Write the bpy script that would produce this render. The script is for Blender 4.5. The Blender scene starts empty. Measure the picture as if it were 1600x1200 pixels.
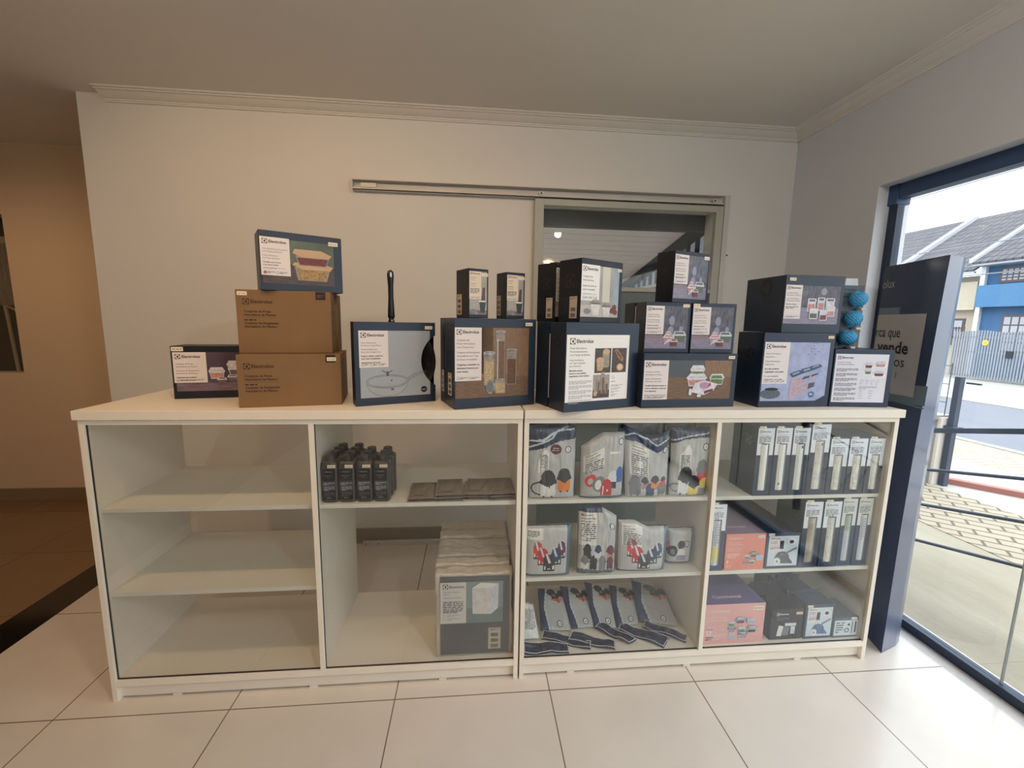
import bpy, bmesh, math, random
from mathutils import Vector, Matrix, noise
C = bpy.context.scene.collection
SC = bpy.context.scene
R = math.radians
rnd = random.Random(7)

# ---------------------------------------------------------------- camera, world, exposure
cam_d = bpy.data.cameras.new('camera'); cam = bpy.data.objects.new('camera', cam_d); C.objects.link(cam)
cam_d.sensor_width = 36.0; cam_d.lens = 672.346/1600*36; cam_d.clip_start = .02; cam_d.clip_end = 200
right = Vector((0.99592592, -0.08852472, 0.01717394)); up = Vector((-0.00437319, 0.14281172, 0.98974021)); fwd = Vector((0.09006911, 0.98578303, -0.14184276))
M = Matrix((right, up, -fwd)).transposed().to_4x4(); M.translation = Vector((0, -1.5550, 1.4386)); cam.matrix_world = M
SC.camera = cam
SC.view_settings.view_transform = 'Standard'; SC.view_settings.look = 'None'; SC.view_settings.gamma = 1; SC.view_settings.use_curve_mapping = False
SC.view_settings.exposure = 0.58
SC.cycles.use_denoising = True
SC.cycles.max_bounces = 10; SC.cycles.diffuse_bounces = 5; SC.cycles.glossy_bounces = 4; SC.cycles.transparent_max_bounces = 24; SC.cycles.transmission_bounces = 6
SC.cycles.sample_clamp_indirect = 4.0; SC.cycles.caustics_reflective = False; SC.cycles.caustics_refractive = False
w = bpy.data.worlds.new('world'); SC.world = w; w.use_nodes = True
wn = w.node_tree; bg = wn.nodes['Background']
tc = wn.nodes.new('ShaderNodeTexCoord'); nz = wn.nodes.new('ShaderNodeTexNoise'); nz.inputs['Scale'].default_value = 2.2; nz.inputs['Detail'].default_value = 5
mp = wn.nodes.new('ShaderNodeMapping'); mp.inputs['Scale'].default_value = (1, 1, 3)
cr = wn.nodes.new('ShaderNodeValToRGB'); cr.color_ramp.elements[0].position = .35; cr.color_ramp.elements[0].color = (.80, .88, 1, 1); cr.color_ramp.elements[1].position = .65; cr.color_ramp.elements[1].color = (.97, .985, 1, 1)
wn.links.new(tc.outputs['Generated'], mp.inputs[0]); wn.links.new(mp.outputs[0], nz.inputs['Vector']); wn.links.new(nz.outputs['Fac'], cr.inputs[0]); wn.links.new(cr.outputs[0], bg.inputs['Color'])
sx = wn.nodes.new('ShaderNodeSeparateXYZ'); wn.links.new(tc.outputs['Generated'], sx.inputs[0])
m1 = wn.nodes.new('ShaderNodeMath'); m1.operation = 'MAXIMUM'; m1.inputs[1].default_value = 0; wn.links.new(sx.outputs['Z'], m1.inputs[0])
m2 = wn.nodes.new('ShaderNodeMath'); m2.operation = 'MULTIPLY_ADD'; m2.inputs[1].default_value = 3.4; m2.inputs[2].default_value = 1.25; wn.links.new(m1.outputs[0], m2.inputs[0]); wn.links.new(m2.outputs[0], bg.inputs['Strength'])   # overcast sky: brighter overhead

def lamp_at(name, loc, power, color, size=.1, spot=150, blend=.9, aim=None):
    d = bpy.data.lights.new(name, 'SPOT'); d.energy = power; d.color = color; d.shadow_soft_size = size; d.spot_size = R(spot); d.spot_blend = blend
    o = bpy.data.objects.new(name, d); C.objects.link(o); o.location = loc
    if aim: o.rotation_euler = (Vector(aim)-Vector(loc)).to_track_quat('-Z', 'Y').to_euler()
    return o

# ---------------------------------------------------------------- materials
def lin(c):
    return tuple(((x/255)/12.92 if x/255 <= .04045 else (((x/255)+.055)/1.055)**2.4) for x in c)
MATS = {}
def mat(name, col, rough=.5, metal=0, var=.04, vscale=12, bump=0, bscale=60, stretch=None, coat=0, spec=.5, emit=None, gen=False, contrast=None):
    """principled material, its colour broken up a little by noise"""
    if name in MATS: return MATS[name]
    m = bpy.data.materials.new(name); m.use_nodes = True; nt = m.node_tree; b = nt.nodes['Principled BSDF']
    L = lin(col); b.inputs['Roughness'].default_value = rough; b.inputs['Metallic'].default_value = metal
    b.inputs['Coat Weight'].default_value = coat; b.inputs['Specular IOR Level'].default_value = spec; b.inputs['Coat Roughness'].default_value = .12
    tc = nt.nodes.new('ShaderNodeTexCoord'); mp = nt.nodes.new('ShaderNodeMapping'); nt.links.new(tc.outputs['Object'], mp.inputs[0])
    if stretch: mp.inputs['Scale'].default_value = stretch
    n = nt.nodes.new('ShaderNodeTexNoise'); n.inputs['Scale'].default_value = vscale; n.inputs['Detail'].default_value = 4; nt.links.new(mp.outputs[0], n.inputs['Vector'])
    r = nt.nodes.new('ShaderNodeValToRGB'); e = r.color_ramp.elements; e[0].position = .3; e[1].position = .7
    if contrast:
        e[0].color = (*lin(contrast), 1); e[1].color = (*L, 1)
    else:
        e[0].color = (*[max(0, x*(1-var)) for x in L], 1); e[1].color = (*[min(1, x*(1+var)) for x in L], 1)
    nt.links.new(n.outputs['Fac'], r.inputs[0]); nt.links.new(r.outputs[0], b.inputs['Base Color'])
    if bump:
        n2 = nt.nodes.new('ShaderNodeTexNoise'); n2.inputs['Scale'].default_value = bscale; n2.inputs['Detail'].default_value = 3; nt.links.new(tc.outputs['Object'], n2.inputs['Vector'])
        bp = nt.nodes.new('ShaderNodeBump'); bp.inputs['Strength'].default_value = bump; bp.inputs['Distance'].default_value = .01
        nt.links.new(n2.outputs['Fac'], bp.inputs['Height']); nt.links.new(bp.outputs[0], b.inputs['Normal'])
    if emit:
        b.inputs['Emission Color'].default_value = (*lin(emit[0]), 1); b.inputs['Emission Strength'].default_value = emit[1]
    MATS[name] = m; return m
def glass(name, tint=(.97, .99, .98), refl=1.0, rough=0.0):
    """thin sheet of glass: clear straight through, mirror by Fresnel"""
    if name in MATS: return MATS[name]
    m = bpy.data.materials.new(name); m.use_nodes = True; nt = m.node_tree; nt.nodes.remove(nt.nodes['Principled BSDF']); out = nt.nodes['Material Output']
    t = nt.nodes.new('ShaderNodeBsdfTransparent'); t.inputs[0].default_value = (*tint, 1)
    g = nt.nodes.new('ShaderNodeBsdfGlossy'); g.inputs['Roughness'].default_value = rough; g.inputs[0].default_value = (refl, refl, refl, 1)
    f = nt.nodes.new('ShaderNodeFresnel'); ge = nt.nodes.new('ShaderNodeNewGeometry'); ma = nt.nodes.new('ShaderNodeMath'); ma.operation = 'MULTIPLY_ADD'; ma.inputs[1].default_value = 1/1.5-1.5; ma.inputs[2].default_value = 1.5
    nt.links.new(ge.outputs['Backfacing'], ma.inputs[0]); nt.links.new(ma.outputs[0], f.inputs['IOR']); x = nt.nodes.new('ShaderNodeMixShader')
    nt.links.new(f.outputs[0], x.inputs[0]); nt.links.new(t.outputs[0], x.inputs[1]); nt.links.new(g.outputs[0], x.inputs[2]); nt.links.new(x.outputs[0], out.inputs['Surface'])
    MATS[name] = m; return m
def tiles(name, col, grout, size, off, rough, var=.08, mortar=.0012, brick=0.0, h=None, bump=.15, coat=0):
    if name in MATS: return MATS[name]
    m = mat(name, col, rough, var=var, vscale=3, coat=coat); nt = m.node_tree; b = nt.nodes['Principled BSDF']
    tc = nt.nodes.new('ShaderNodeTexCoord'); mp = nt.nodes.new('ShaderNodeMapping'); mp.inputs['Location'].default_value = off; nt.links.new(tc.outputs['Object'], mp.inputs[0])
    br = nt.nodes.new('ShaderNodeTexBrick'); br.offset = brick; br.squash = 1; br.inputs['Scale'].default_value = 1; br.inputs['Mortar Size'].default_value = mortar; br.inputs['Mortar Smooth'].default_value = 0
    br.inputs['Brick Width'].default_value = size; br.inputs['Row Height'].default_value = h or size
    nt.links.new(mp.outputs[0], br.inputs['Vector'])
    mx = nt.nodes.new('ShaderNodeMix'); mx.data_type = 'RGBA'; src = b.inputs['Base Color'].links[0].from_socket
    nt.links.new(br.outputs['Fac'], mx.inputs[0]); nt.links.new(src, mx.inputs[6]); mx.inputs[7].default_value = (*lin(grout), 1); nt.links.new(mx.outputs[2], b.inputs['Base Color'])
    bp = nt.nodes.new('ShaderNodeBump'); bp.invert = True; bp.inputs['Strength'].default_value = bump; bp.inputs['Distance'].default_value = .003
    nt.links.new(br.outputs['Fac'], bp.inputs['Height']); nt.links.new(bp.outputs[0], b.inputs['Normal'])
    return m

# ---------------------------------------------------------------- mesh building
class MB:
    def __init__(s): s.v = []; s.f = []; s.m = []; s.mats = []
    def mi(s, m):
        if m not in s.mats: s.mats.append(m)
        return s.mats.index(m)
    def face(s, pts, m):
        i = len(s.v); s.v += [tuple(p) for p in pts]; s.f.append(tuple(range(i, i+len(pts)))); s.m.append(s.mi(m)); return s
    def geo(s, vs, fs, m):
        i = len(s.v); s.v += [tuple(p) for p in vs]; k = s.mi(m)
        for f in fs: s.f.append(tuple(i+j for j in f)); s.m.append(k)
        return s
    def box(s, a, b, m, T=None):
        (x0, y0, z0), (x1, y1, z1) = a, b
        vs = [(x0, y0, z0), (x1, y0, z0), (x1, y1, z0), (x0, y1, z0), (x0, y0, z1), (x1, y0, z1), (x1, y1, z1), (x0, y1, z1)]
        if T: vs = [T @ Vector(p) for p in vs]
        return s.geo(vs, [(0, 3, 2, 1), (4, 5, 6, 7), (0, 1, 5, 4), (1, 2, 6, 5), (2, 3, 7, 6), (3, 0, 4, 7)], m)
    def prism(s, pts, p0, d, m):
        """closed outline pts (3D) extruded by vector d"""
        n = len(pts); d = Vector(d); a = [Vector(p)+Vector(p0) for p in pts]; b = [p+d for p in a]
        return s.geo(a+b, [tuple(range(n-1, -1, -1)), tuple(range(n, 2*n))]+[(i, (i+1) % n, n+(i+1) % n, n+i) for i in range(n)], m)
    def tube(s, pts, r, m, n=10, cap=True):
        pts = [Vector(p) for p in pts]; rr = r if isinstance(r, (list, tuple)) else [r]*len(pts); rings = []
        for i, p in enumerate(pts):
            t = (pts[min(i+1, len(pts)-1)]-pts[max(i-1, 0)]).normalized(); a = t.orthogonal().normalized() if i == 0 else (a-t*a.dot(t)).normalized(); b = t.cross(a)
            rings.append([p+(a*math.cos(k*2*math.pi/n)+b*math.sin(k*2*math.pi/n))*rr[i] for k in range(n)])
        vs = [q for g in rings for q in g]; fs = []
        for i in range(len(pts)-1):
            for k in range(n): fs.append((i*n+k, i*n+(k+1) % n, (i+1)*n+(k+1) % n, (i+1)*n+k))
        if cap: fs += [tuple(range(n-1, -1, -1)), tuple(range(len(vs)-n, len(vs)))]
        return s.geo(vs, fs, m)
    def loft(s, rings, m, cap=True):
        n = len(rings[0]); vs = [q for g in rings for q in g]; fs = []
        for i in range(len(rings)-1):
            for k in range(n): fs.append((i*n+k, i*n+(k+1) % n, (i+1)*n+(k+1) % n, (i+1)*n+k))
        if cap: fs += [tuple(range(n-1, -1, -1)), tuple(range(len(vs)-n, len(vs)))]
        return s.geo(vs, fs, m)
    def build(s, name, parent=None, bevel=0, smooth=False, seg=2, loc=None, fix=True, **tags):
        me = bpy.data.meshes.new(name); me.from_pydata(s.v, [], s.f)
        for m in s.mats: me.materials.append(m)
        me.polygons.foreach_set('material_index', s.m)
        if fix:
            bm = bmesh.new(); bm.from_mesh(me); bmesh.ops.remove_doubles(bm, verts=bm.verts, dist=1e-5) if bevel or smooth else None; bmesh.ops.recalc_face_normals(bm, faces=bm.faces); bm.to_mesh(me); bm.free()
        if smooth: me.polygons.foreach_set('use_smooth', [True]*len(me.polygons))
        o = bpy.data.objects.new(name, me); C.objects.link(o)
        if parent: o.parent = parent
        if loc: o.location = loc
        if bevel:
            b = o.modifiers.new('bevel', 'BEVEL'); b.width = bevel; b.segments = seg; b.limit_method = 'ANGLE'; b.angle_limit = R(40)
        for k, v in tags.items(): o[k] = v
        return o
def part(parent, name, a, b, m, bevel=0, **t): return MB().box(a, b, m).build(name, parent, bevel, **t)
def thing(name, label, cat, loc=(0, 0, 0), rz=0, group=None):
    o = bpy.data.objects.new(name, None); C.objects.link(o); o.location = loc; o.rotation_euler = (0, 0, rz); o.empty_display_size = .05
    o['label'] = label; o['category'] = cat
    if group: o['group'] = group
    return o
def struct(name, mb, **k): return mb.build(name, kind='structure', **k)
def sbox(name, a, b, m, **k): return struct(name, MB().box(a, b, m), **k)
KIDS = {}
def dup(root, loc, rz=None, label=None, group=None):
    r = root.copy(); C.objects.link(r); r.location = loc
    if rz is not None: r.rotation_euler = (0, 0, rz)
    if label: r['label'] = label
    if group: r['group'] = group
    for ch in list(root.children):
        c = ch.copy(); C.objects.link(c); c.parent = r
        for g in list(ch.children):
            d = g.copy(); C.objects.link(d); d.parent = c
    return r

# ---------------------------------------------------------------- lettering and print on faces
TXT = {}
def glyphs(s, bold=False):
    k = (s, bold)
    if k not in TXT:
        c = bpy.data.curves.new('t', 'FONT'); c.body = s; c.size = 1; c.resolution_u = 2
        if bold: c.offset = .022
        o = bpy.data.objects.new('t', c); me = o.to_mesh()
        vs = [(v.co.x, v.co.y) for v in me.vertices]; fs = [tuple(p.vertices) for p in me.polygons]; o.to_mesh_clear(); bpy.data.objects.remove(o); bpy.data.curves.remove(c)
        TXT[k] = (vs, fs, max([v[0] for v in vs] or [1]))
    return TXT[k]
class Art:
    """print laid on a surface: S(u, v, k) gives the point at metres u, v, lifted by k thin layers"""
    def __init__(s, S): s.S = S; s.P = {}; s.k = {}
    def mb(s, part): return s.P.setdefault(part, MB())
    def lay(s, k): return k
    def poly(s, part, pts, m, k=1): s.mb(part).face([s.S(u, v, k) for u, v in pts], m)
    def rect(s, part, u0, v0, u1, v1, m, k=1, n=1):
        for i in range(n):
            a = u0+(u1-u0)*i/n; b = u0+(u1-u0)*(i+1)/n; s.poly(part, [(a, v0), (b, v0), (b, v1), (a, v1)], m, k)
    def ell(s, part, cu, cv, ru, rv, m, k=1, n=20, a0=0, a1=360):
        full = a1-a0 >= 360
        pts = [(cu+ru*math.cos(R(a0+(a1-a0)*i/n)), cv+rv*math.sin(R(a0+(a1-a0)*i/n))) for i in range(n if full else n+1)]
        s.poly(part, pts, m, k)
    def rrect(s, part, u0, v0, u1, v1, r, m, k=1):
        pts = []
        for cx, cy, a in ((u1-r, v1-r, 0), (u0+r, v1-r, 90), (u0+r, v0+r, 180), (u1-r, v0+r, 270)):
            pts += [(cx+r*math.cos(R(a+t)), cy+r*math.sin(R(a+t))) for t in (0, 30, 60, 90)]
        s.poly(part, pts, m, k)
    def ring(s, part, cu, cv, r, t, m, k=1, n=20, ry=None):
        ry = ry or r
        for i in range(n):
            a, b = 2*math.pi*i/n, 2*math.pi*(i+1)/n
            s.poly(part, [(cu+r*math.cos(a), cv+ry*math.sin(a)), (cu+r*math.cos(b), cv+ry*math.sin(b)), (cu+(r-t)*math.cos(b), cv+(ry-t)*math.sin(b)), (cu+(r-t)*math.cos(a), cv+(ry-t)*math.sin(a))], m, k)
    def line(s, part, pts, t, m, k=1):
        for (a, b), (c, d) in zip(pts, pts[1:]):
            L = math.hypot(c-a, d-b) or 1; nx, ny = -(d-b)/L*t/2, (c-a)/L*t/2
            s.poly(part, [(a+nx, b+ny), (c+nx, d+ny), (c-nx, d-ny), (a-nx, b-ny)], m, k)
    def text(s, part, txt, u, v, size, m, k=2, bold=False, fit=None, right=False, vert=False):
        vs, fs, wd = glyphs(txt, bold); sx = size if fit is None else min(size, fit/wd)
        if right: u = u-wd*sx
        if vert: pts = [s.S(u-y*size, v+x*sx, k) for x, y in vs]
        else: pts = [s.S(u+x*sx, v+y*size, k) for x, y in vs]
        s.mb(part).geo(pts, fs, m)
    def small(s, part, u, v, wd, rows, lh, m, k=2, seed=1):
        """paragraph too fine to read in the photograph: rows of word-long strokes"""
        if lh < .0008: lh = .0008
        q = random.Random(seed*31+rows)
        for r_ in range(rows):
            x = u; end = u+wd*(1 if r_ < rows-1 else q.uniform(.4, .8)); y = v-r_*lh
            while x < end:
                L = min(end-x, lh*q.uniform(.9, 3.4)); s.rect(part, x, y-lh*.3, x+L, y+lh*.22, m, k); x += L+lh*.45
    def build(s, parent):
        out = {}
        for k, mb in s.P.items(): out[k] = mb.build(k, parent, fix=False)
        return out
EPS = .00035
def face_front(y=0.0): return lambda u, v, k: (u, y-EPS*k, v)
def face_left(d, x=0.0): return lambda u, v, k: (x-EPS*k, d-u, v)
def face_right(w): return lambda u, v, k: (w+EPS*k, u, v)
def face_top(h): return lambda u, v, k: (u, v, h+EPS*k)

NAVY = mat('navy_card', (24, 40, 62), .4, var=.06, coat=.15)
NAVY2 = mat('deep_navy_card', (20, 26, 38), .42, var=.06)
SLATE = mat('slate_card', (24, 43, 74), .45, var=.05)
PAPER = mat('label_paper', (228, 220, 220), .5, var=.015)
WHITE = mat('white_print', (240, 238, 236), .5, var=.01)
INK = mat('dark_ink', (22, 26, 36), .5, var=.03)
GREY_INK = mat('grey_ink', (92, 92, 104), .5, var=.03)
LIGHT_INK = mat('light_ink', (168, 168, 176), .5, var=.02)
GHOST = mat('ghost_ink', (40, 46, 58), .35, var=.03)
STICK = mat('sticker_paper', (238, 226, 205), .5, var=.015)
STICK_INK = mat('sticker_ink', (150, 110, 80), .5)
BROWN_INK = mat('brown_ink', (46, 24, 14), .6)

def symbol(A, part, u, v, s, dark=INK, light=PAPER, k=2, sx=1):
    """square emblem: disc in a square with a lens and a spike inside"""
    A.rect(part, u, v, u+s*sx, v+s, dark, k); c, e = u+s*sx/2, v+s/2
    A.ell(part, c, e, s*.45*sx, s*.45, light, k+1)
    q = [(.10, .36), (.17, .15), (.19, 0), (.17, -.15), (.10, -.36), (0, -.18), (-.12, -.06), (-.36, 0), (-.12, .06), (0, .18)]
    A.poly(part, [(c+a*s*sx, e+b*s) for a, b in q], dark, k+2)
def brand(A, part, u, v, h, m=INK, light=PAPER, k=2, wd=None):
    symbol(A, part, u, v, h, m, light, k)
    A.text(part, 'Electrolux', u+h*1.22, v+h*.24, h*.82, m, k, fit=(wd-h*1.3) if wd else None, bold=True)
def sticker(A, u, v, s=.028, m=None):
    A.rrect('price_sticker', u, v, u+s, v+s*.42, s*.06, m or STICK, 5); A.text('price_sticker', 'R$ 199,90', u+s*.12, v+s*.13, s*.19, STICK_INK, 6, True, fit=s*.76)
def label_panel(A, u0, v0, u1, v1, titles, ts=.0085, rows=6, icons=3, paper=None, seed=1, top=.018, gap=1.35, logo=None):
    p = 'printed_label'; paper = paper or PAPER; w_ = u1-u0; A.rect(p, u0, v0, u1, v1, paper, 2)
    lh = (logo or min(.017, w_*.165))*1.08; m_ = w_*.07; y = v1-m_-lh; brand(A, p, u0+m_, y, lh, light=paper, k=3, wd=w_-2*m_); y -= lh*.9
    for t in titles:
        if t == '': y -= ts*.7; continue
        b = t.startswith('*'); t = t[1:] if b else t
        A.text(p, t, u0+m_, y-ts*.7, ts, INK if b else GREY_INK, 3, b, fit=w_-2*m_); y -= ts*gap
    y -= ts*.6
    if rows: A.small(p, u0+m_, y, w_*.78, rows, min((y-v0-lh*1.3)/max(rows, 1), ts*.8), GREY_INK, 3, seed)
    if icons:
        r = min(w_*.055, .005)
        A.line(p, [(u0+m_, v0+r*3.6), (u1-m_, v0+r*3.6)], .0004, LIGHT_INK, 3)
        for i in range(icons):
            cx = u0+m_+r+(w_-2*m_)*i/icons; A.ring(p, cx, v0+r*1.9, r, r*.22, GREY_INK, 3, 14); A.small(p, cx+r*1.4, v0+r*2.4, (w_-2*m_)/icons-r*3, 2, r*.8, GREY_INK, 3, i)
def barcode(A, u, v, w_, h_, n=3):
    A.rect('barcode_label', u, v, u+w_, v+h_, mat('barcode_paper', (196, 184, 172), .5), 2)
    for i in range(n):
        b = v+h_*(.06+i*.26); q = random.Random(i); x = u+w_*.2
        while x < u+w_*.8:
            t = q.uniform(.0006, .0016); A.rect('barcode_label', x, b, min(x+t, u+w_*.8), b+h_*.17, INK, 3); x += t+q.uniform(.0005, .0014)
    A.small('barcode_label', u+w_*.15, v+h_*.93, w_*.7, 2, h_*.05, GREY_INK, 3)
def carton(name, label, loc, yaw, w_, d, h, front, left=None, right_=None, top=None, body=None, group=None, cat='box', bevel=.0012, lid=True):
    o = thing(name, label, cat, loc, R(yaw), group); body = body or NAVY
    mb = MB().box((0, 0, 0), (w_, d, h), body); mb.build('carton', o, bevel)
    if lid:   # tuck flap line across the top
        MB().box((.004, .001, h), (w_-.004, d*.96, h+.0007), body).build('lid_flap', o)
    A = Art(face_front()); front(A, w_, h); A.build(o)
    if left: A = Art(face_left(d)); left(A, d, h); A.build(o)
    if right_: A = Art(face_right(w_)); right_(A, d, h); A.build(o)
    if top: A = Art(face_top(h)); top(A, w_, d); A.build(o)
    return o

# ================================================================ the room
WALL = mat('wall_paint', (228, 226, 222), .75, var=.015, vscale=2, bump=.04, bscale=200)
HALL = mat('hall_paint', (214, 190, 160), .8, var=.02, vscale=2, bump=.04, bscale=200)
CEIL = mat('ceiling_paint', (230, 224, 216), .8, var=.015, vscale=2)
CROWN = mat('moulding_plaster', (232, 227, 220), .7, var=.01)
FLOOR = tiles('porcelain_tile', (214, 206, 196), (120, 104, 90), .6, (1.4936, .0624, 0), .22, var=.05, mortar=.0022, coat=.1)
BASE = mat('porcelain_skirting', (140, 118, 94), .3, var=.05, vscale=5)
GRANITE = mat('black_granite', (26, 20, 17), .12, var=.5, vscale=90)
SILL = mat('grey_stone_sill', (196, 192, 188), .5, var=.08, vscale=25, bump=.1)
ALU = mat('painted_aluminium', (206, 202, 196), .4, metal=.0, var=.02)
ALU2 = mat('ivory_aluminium', (178, 178, 166), .42, var=.02)
FRAME_LIFTED = mat('lifted_navy_frame', (56, 82, 120), .45, var=.05)  # navy lightened in colour to make up for weak light on the head
FRAMED = mat('dark_navy_frame', (34, 50, 72), .45, var=.05)
RUBBER = mat('black_rubber', (20, 20, 22), .5)
PANE = glass('window_glass', (.96, .98, .98))
CEIL_Z = 2.626
sbox('floor_hall', (-5, -4.6, -.06), (-2.19, 2.1, 0), tiles('hall_porcelain', (128, 102, 76), (84, 66, 48), .6, (1.4936, .0624, 0), .25, var=.05, mortar=.0018))
sbox('floor', (-2.19, -4.6, -.06), (2.02, 6.2, 0), FLOOR)
sbox('ceiling', (-5, -4.6, CEIL_Z), (2.2, 2.1, CEIL_Z+.1), CEIL)
# the display wall: opening for the sliding door from x .42 to 1.52
mb = MB(); mb.box((-2.135, 1.157, 0), (.40, 1.30, CEIL_Z), WALL); mb.box((.40, 1.157, 2.16), (1.53, 1.30, CEIL_Z), WALL); mb.box((1.53, 1.157, 0), (2.2, 1.30, CEIL_Z), WALL)
struct('wall_back', mb)
sbox('wall_return', (-2.135, 1.30, 0), (-2.0, 1.97, CEIL_Z), WALL)
mb = MB(); mb.box((-5, 1.97, 0), (-4.3, 2.1, CEIL_Z), HALL); mb.box((-3.36, 1.97, 0), (-2.0, 2.1, CEIL_Z), HALL); mb.box((-4.3, 1.97, 0), (-3.36, 2.1, 1.0), HALL); mb.box((-4.3, 1.97, 2.14), (-3.36, 2.1, CEIL_Z), HALL)
struct('wall_hall', mb)
sbox('wall_left', (-5.1, -4.6, 0), (-5, 2.1, CEIL_Z), HALL)
mb = MB(); mb.box((-5, -4.7, 0), (2.2, -4.6, CEIL_Z), WALL); struct('wall_rear', mb)
DAYLIT = mat('wall_paint_daylit', (220, 223, 228), .75, var=.015, vscale=2, bump=.04, bscale=200)  # copy of the wall paint with cool daylight put into its colour
mb = MB(); mb.box((2.02, .548, 0), (2.2, 1.30, CEIL_Z), DAYLIT); mb.box((2.02, -4.6, 2.146), (2.2, .548, CEIL_Z), DAYLIT); mb.box((2.02, -4.6, -.05), (2.2, -4.2, 2.146), DAYLIT)
struct('wall_right', mb)
sbox('baseboard_back', (-2.135, 1.145, 0), (.36, 1.157, .096), BASE)
sbox('baseboard_hall', (-5, 1.958, 0), (-2.135, 1.97, .096), BASE)
sbox('baseboard_corner', (1.60, 1.145, 0), (2.02, 1.157, .096), BASE)
sbox('trim_1', (-2.19, -4.6, 0), (-2.005, 1.157, .0015), GRANITE)      # dark threshold strip of the opening to the hall
# fine joint of the hall ceiling drop
# crown moulding
prof = [(0, 0), (.012, 0), (.014, .006), (.020, .007), (.022, .013), (.03, .014), (.045, .020), (.060, .028), (.068, .033), (.082, .034), (.084, .038), (.098, .039), (.102, .045), (0, .045)]
def crown(name, a, b, n):
    a, b, n = Vector(a), Vector(b), Vector(n); mb = MB(); q = [n*p[0]+Vector((0, 0, CEIL_Z-.045+p[1])) for p in prof]
    mb.prism(q, a, b-a, CROWN); return struct(name, mb)
crown('trim_2', (-1.985, 1.157, 0), (2.02, 1.157, 0), (0, -1, 0))
crown('trim_3', (2.02, 1.157, 0), (2.02, -4.6, 0), (-1, 0, 0))
# ---- shop window along the right wall
mb = MB(); mb.box((2.02, -4.2, -.05), (2.2, .548, 0), SILL); struct('trim_4', mb)
win = bpy.data.objects.new('window_1', None); C.objects.link(win); win['kind'] = 'structure'
part(win, 'head_frame', (2.085, -4.2, 2.078), (2.15, .56, 2.146), FRAME_LIFTED, .002)
part(win, 'bottom_frame', (2.085, -4.2, 0), (2.13, .548, .042), FRAMED, .002)
part(win, 'jamb_frame', (2.09, .502, .042), (2.13, .548, 2.078), FRAMED, .002)
part(win, 'jamb_cover', (2.078, .50, 2.05), (2.155, .562, 2.15), FRAME_LIFTED, .003)
for i, y in enumerate((-.20, -1.55, -2.9)):
    y2 = (.502, -.206, -1.556, -2.906)[i]
    MB().box((2.106, y, .042), (2.111, y2, 2.078), PANE).build('glass_pane', win)
    part(win, 'silicone_joint', (2.104, y-.006, .042), (2.113, y, 2.078), mat('silicone', (170, 178, 172), .3))
MB().box((2.106, -4.2, .042), (2.111, -2.906, 2.078), PANE).build('glass_pane', win)
# ---- hall window (dark opening)
w2 = bpy.data.objects.new('window_2', None); C.objects.link(w2); w2['kind'] = 'structure'
DARK = mat('unlit_room_dark', (26, 18, 13), .3, var=.3)
part(w2, 'unlit_room_sheet', (-4.3, 2.095, 1.0), (-3.36, 2.11, 2.14), DARK)  # dark sheet painted as the unlit room beyond the opening
part(w2, 'pane', (-4.3, 2.0, 1.0), (-3.36, 2.005, 2.14), PANE)
MB().tube([(-3.47, 2.05, 1.0), (-3.50, 2.05, 1.5), (-3.40, 2.05, 1.45)], .012, mat('pale_pole', (150, 130, 105), .5)).build('curtain_pole', w2)
part(w2, 'curtain', (-3.60, 2.06, 1.50), (-3.43, 2.07, 1.95), mat('grey_curtain', (120, 104, 86), .8, var=.3, stretch=(8, 1, 1)))
part(w2, 'valance', (-3.62, 2.055, 1.95), (-3.37, 2.075, 2.0), mat('pale_valance', (160, 140, 115), .8))
# ---- sliding glass door, its track on the wall
tr = thing('sliding_door_track', 'long pale metal channel fixed high on the wall above the sliding door', 'door track', (-.691, 1.157, 2.178))
mb = MB(); L = 2.23
mb.box((0, -.045, 0), (L, -.041, .012), ALU); mb.box((0, -.045, 0), (L, 0, .004), ALU); mb.box((0, -.05, .052), (L, 0, .056), ALU); mb.box((0, -.006, .004), (L, 0, .052), ALU); mb.box((0, -.03, .014), (L, -.026, .022), ALU)
mb.build('channel', tr)
part(tr, 'end_cap', (-.006, -.048, 0), (0, 0, .056), ALU); part(tr, 'stopper_block', (.04, -.036, .016), (.13, -.008, .042), mat('white_plastic', (224, 220, 214), .4), .003)
for x in (1.09, 2.17):
    MB().tube([(x, -.05, .022), (x, -.012, .022)], .014, ALU, 16).build('roller', tr, smooth=False)
    MB().tube([(x, -.0535, .022), (x, -.049, .022)], .005, RUBBER, 8).build('roller_bolt', tr)
dr = bpy.data.objects.new('door_1', None); C.objects.link(dr); dr['kind'] = 'structure'
y0, y1 = 1.112, 1.146
part(dr, 'stile', (.363, y0, .03), (.418, y1, 2.172), ALU2, .002); part(dr, 'stile', (1.497, y0, .03), (1.545, y1, 2.172), ALU2, .002)
part(dr, 'top_rail', (.418, y0, 2.135), (1.497, y1, 2.172), ALU2, .002); part(dr, 'mid_rail', (.418, y0, 1.641), (1.497, y1, 1.667), ALU2, .002); part(dr, 'bottom_rail', (.418, y0, .03), (1.497, y1, .09), ALU2, .002)
MB().box((.418, 1.127, 1.667), (1.497, 1.131, 2.135), PANE).build('upper_pane', dr)
MB().box((.418, 1.127, .09), (1.497, 1.131, 1.641), mat('frosted_glass', (104, 116, 114), .3, var=.1, stretch=(30, 1, 1))).build('lower_pane', dr)
part(dr, 'jamb', (1.552, 1.118, 0), (1.585, 1.157, 2.24), ALU, .002); part(dr, 'strike_plate', (1.594, 1.150, 1.56), (1.624, 1.157, 1.96), mat('strike_white', (226, 224, 220), .4), .001)
MB().tube([(1.609, 1.146, 1.885), (1.609, 1.152, 1.885)], .005, RUBBER, 8).build('strike_screw', dr)
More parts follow.
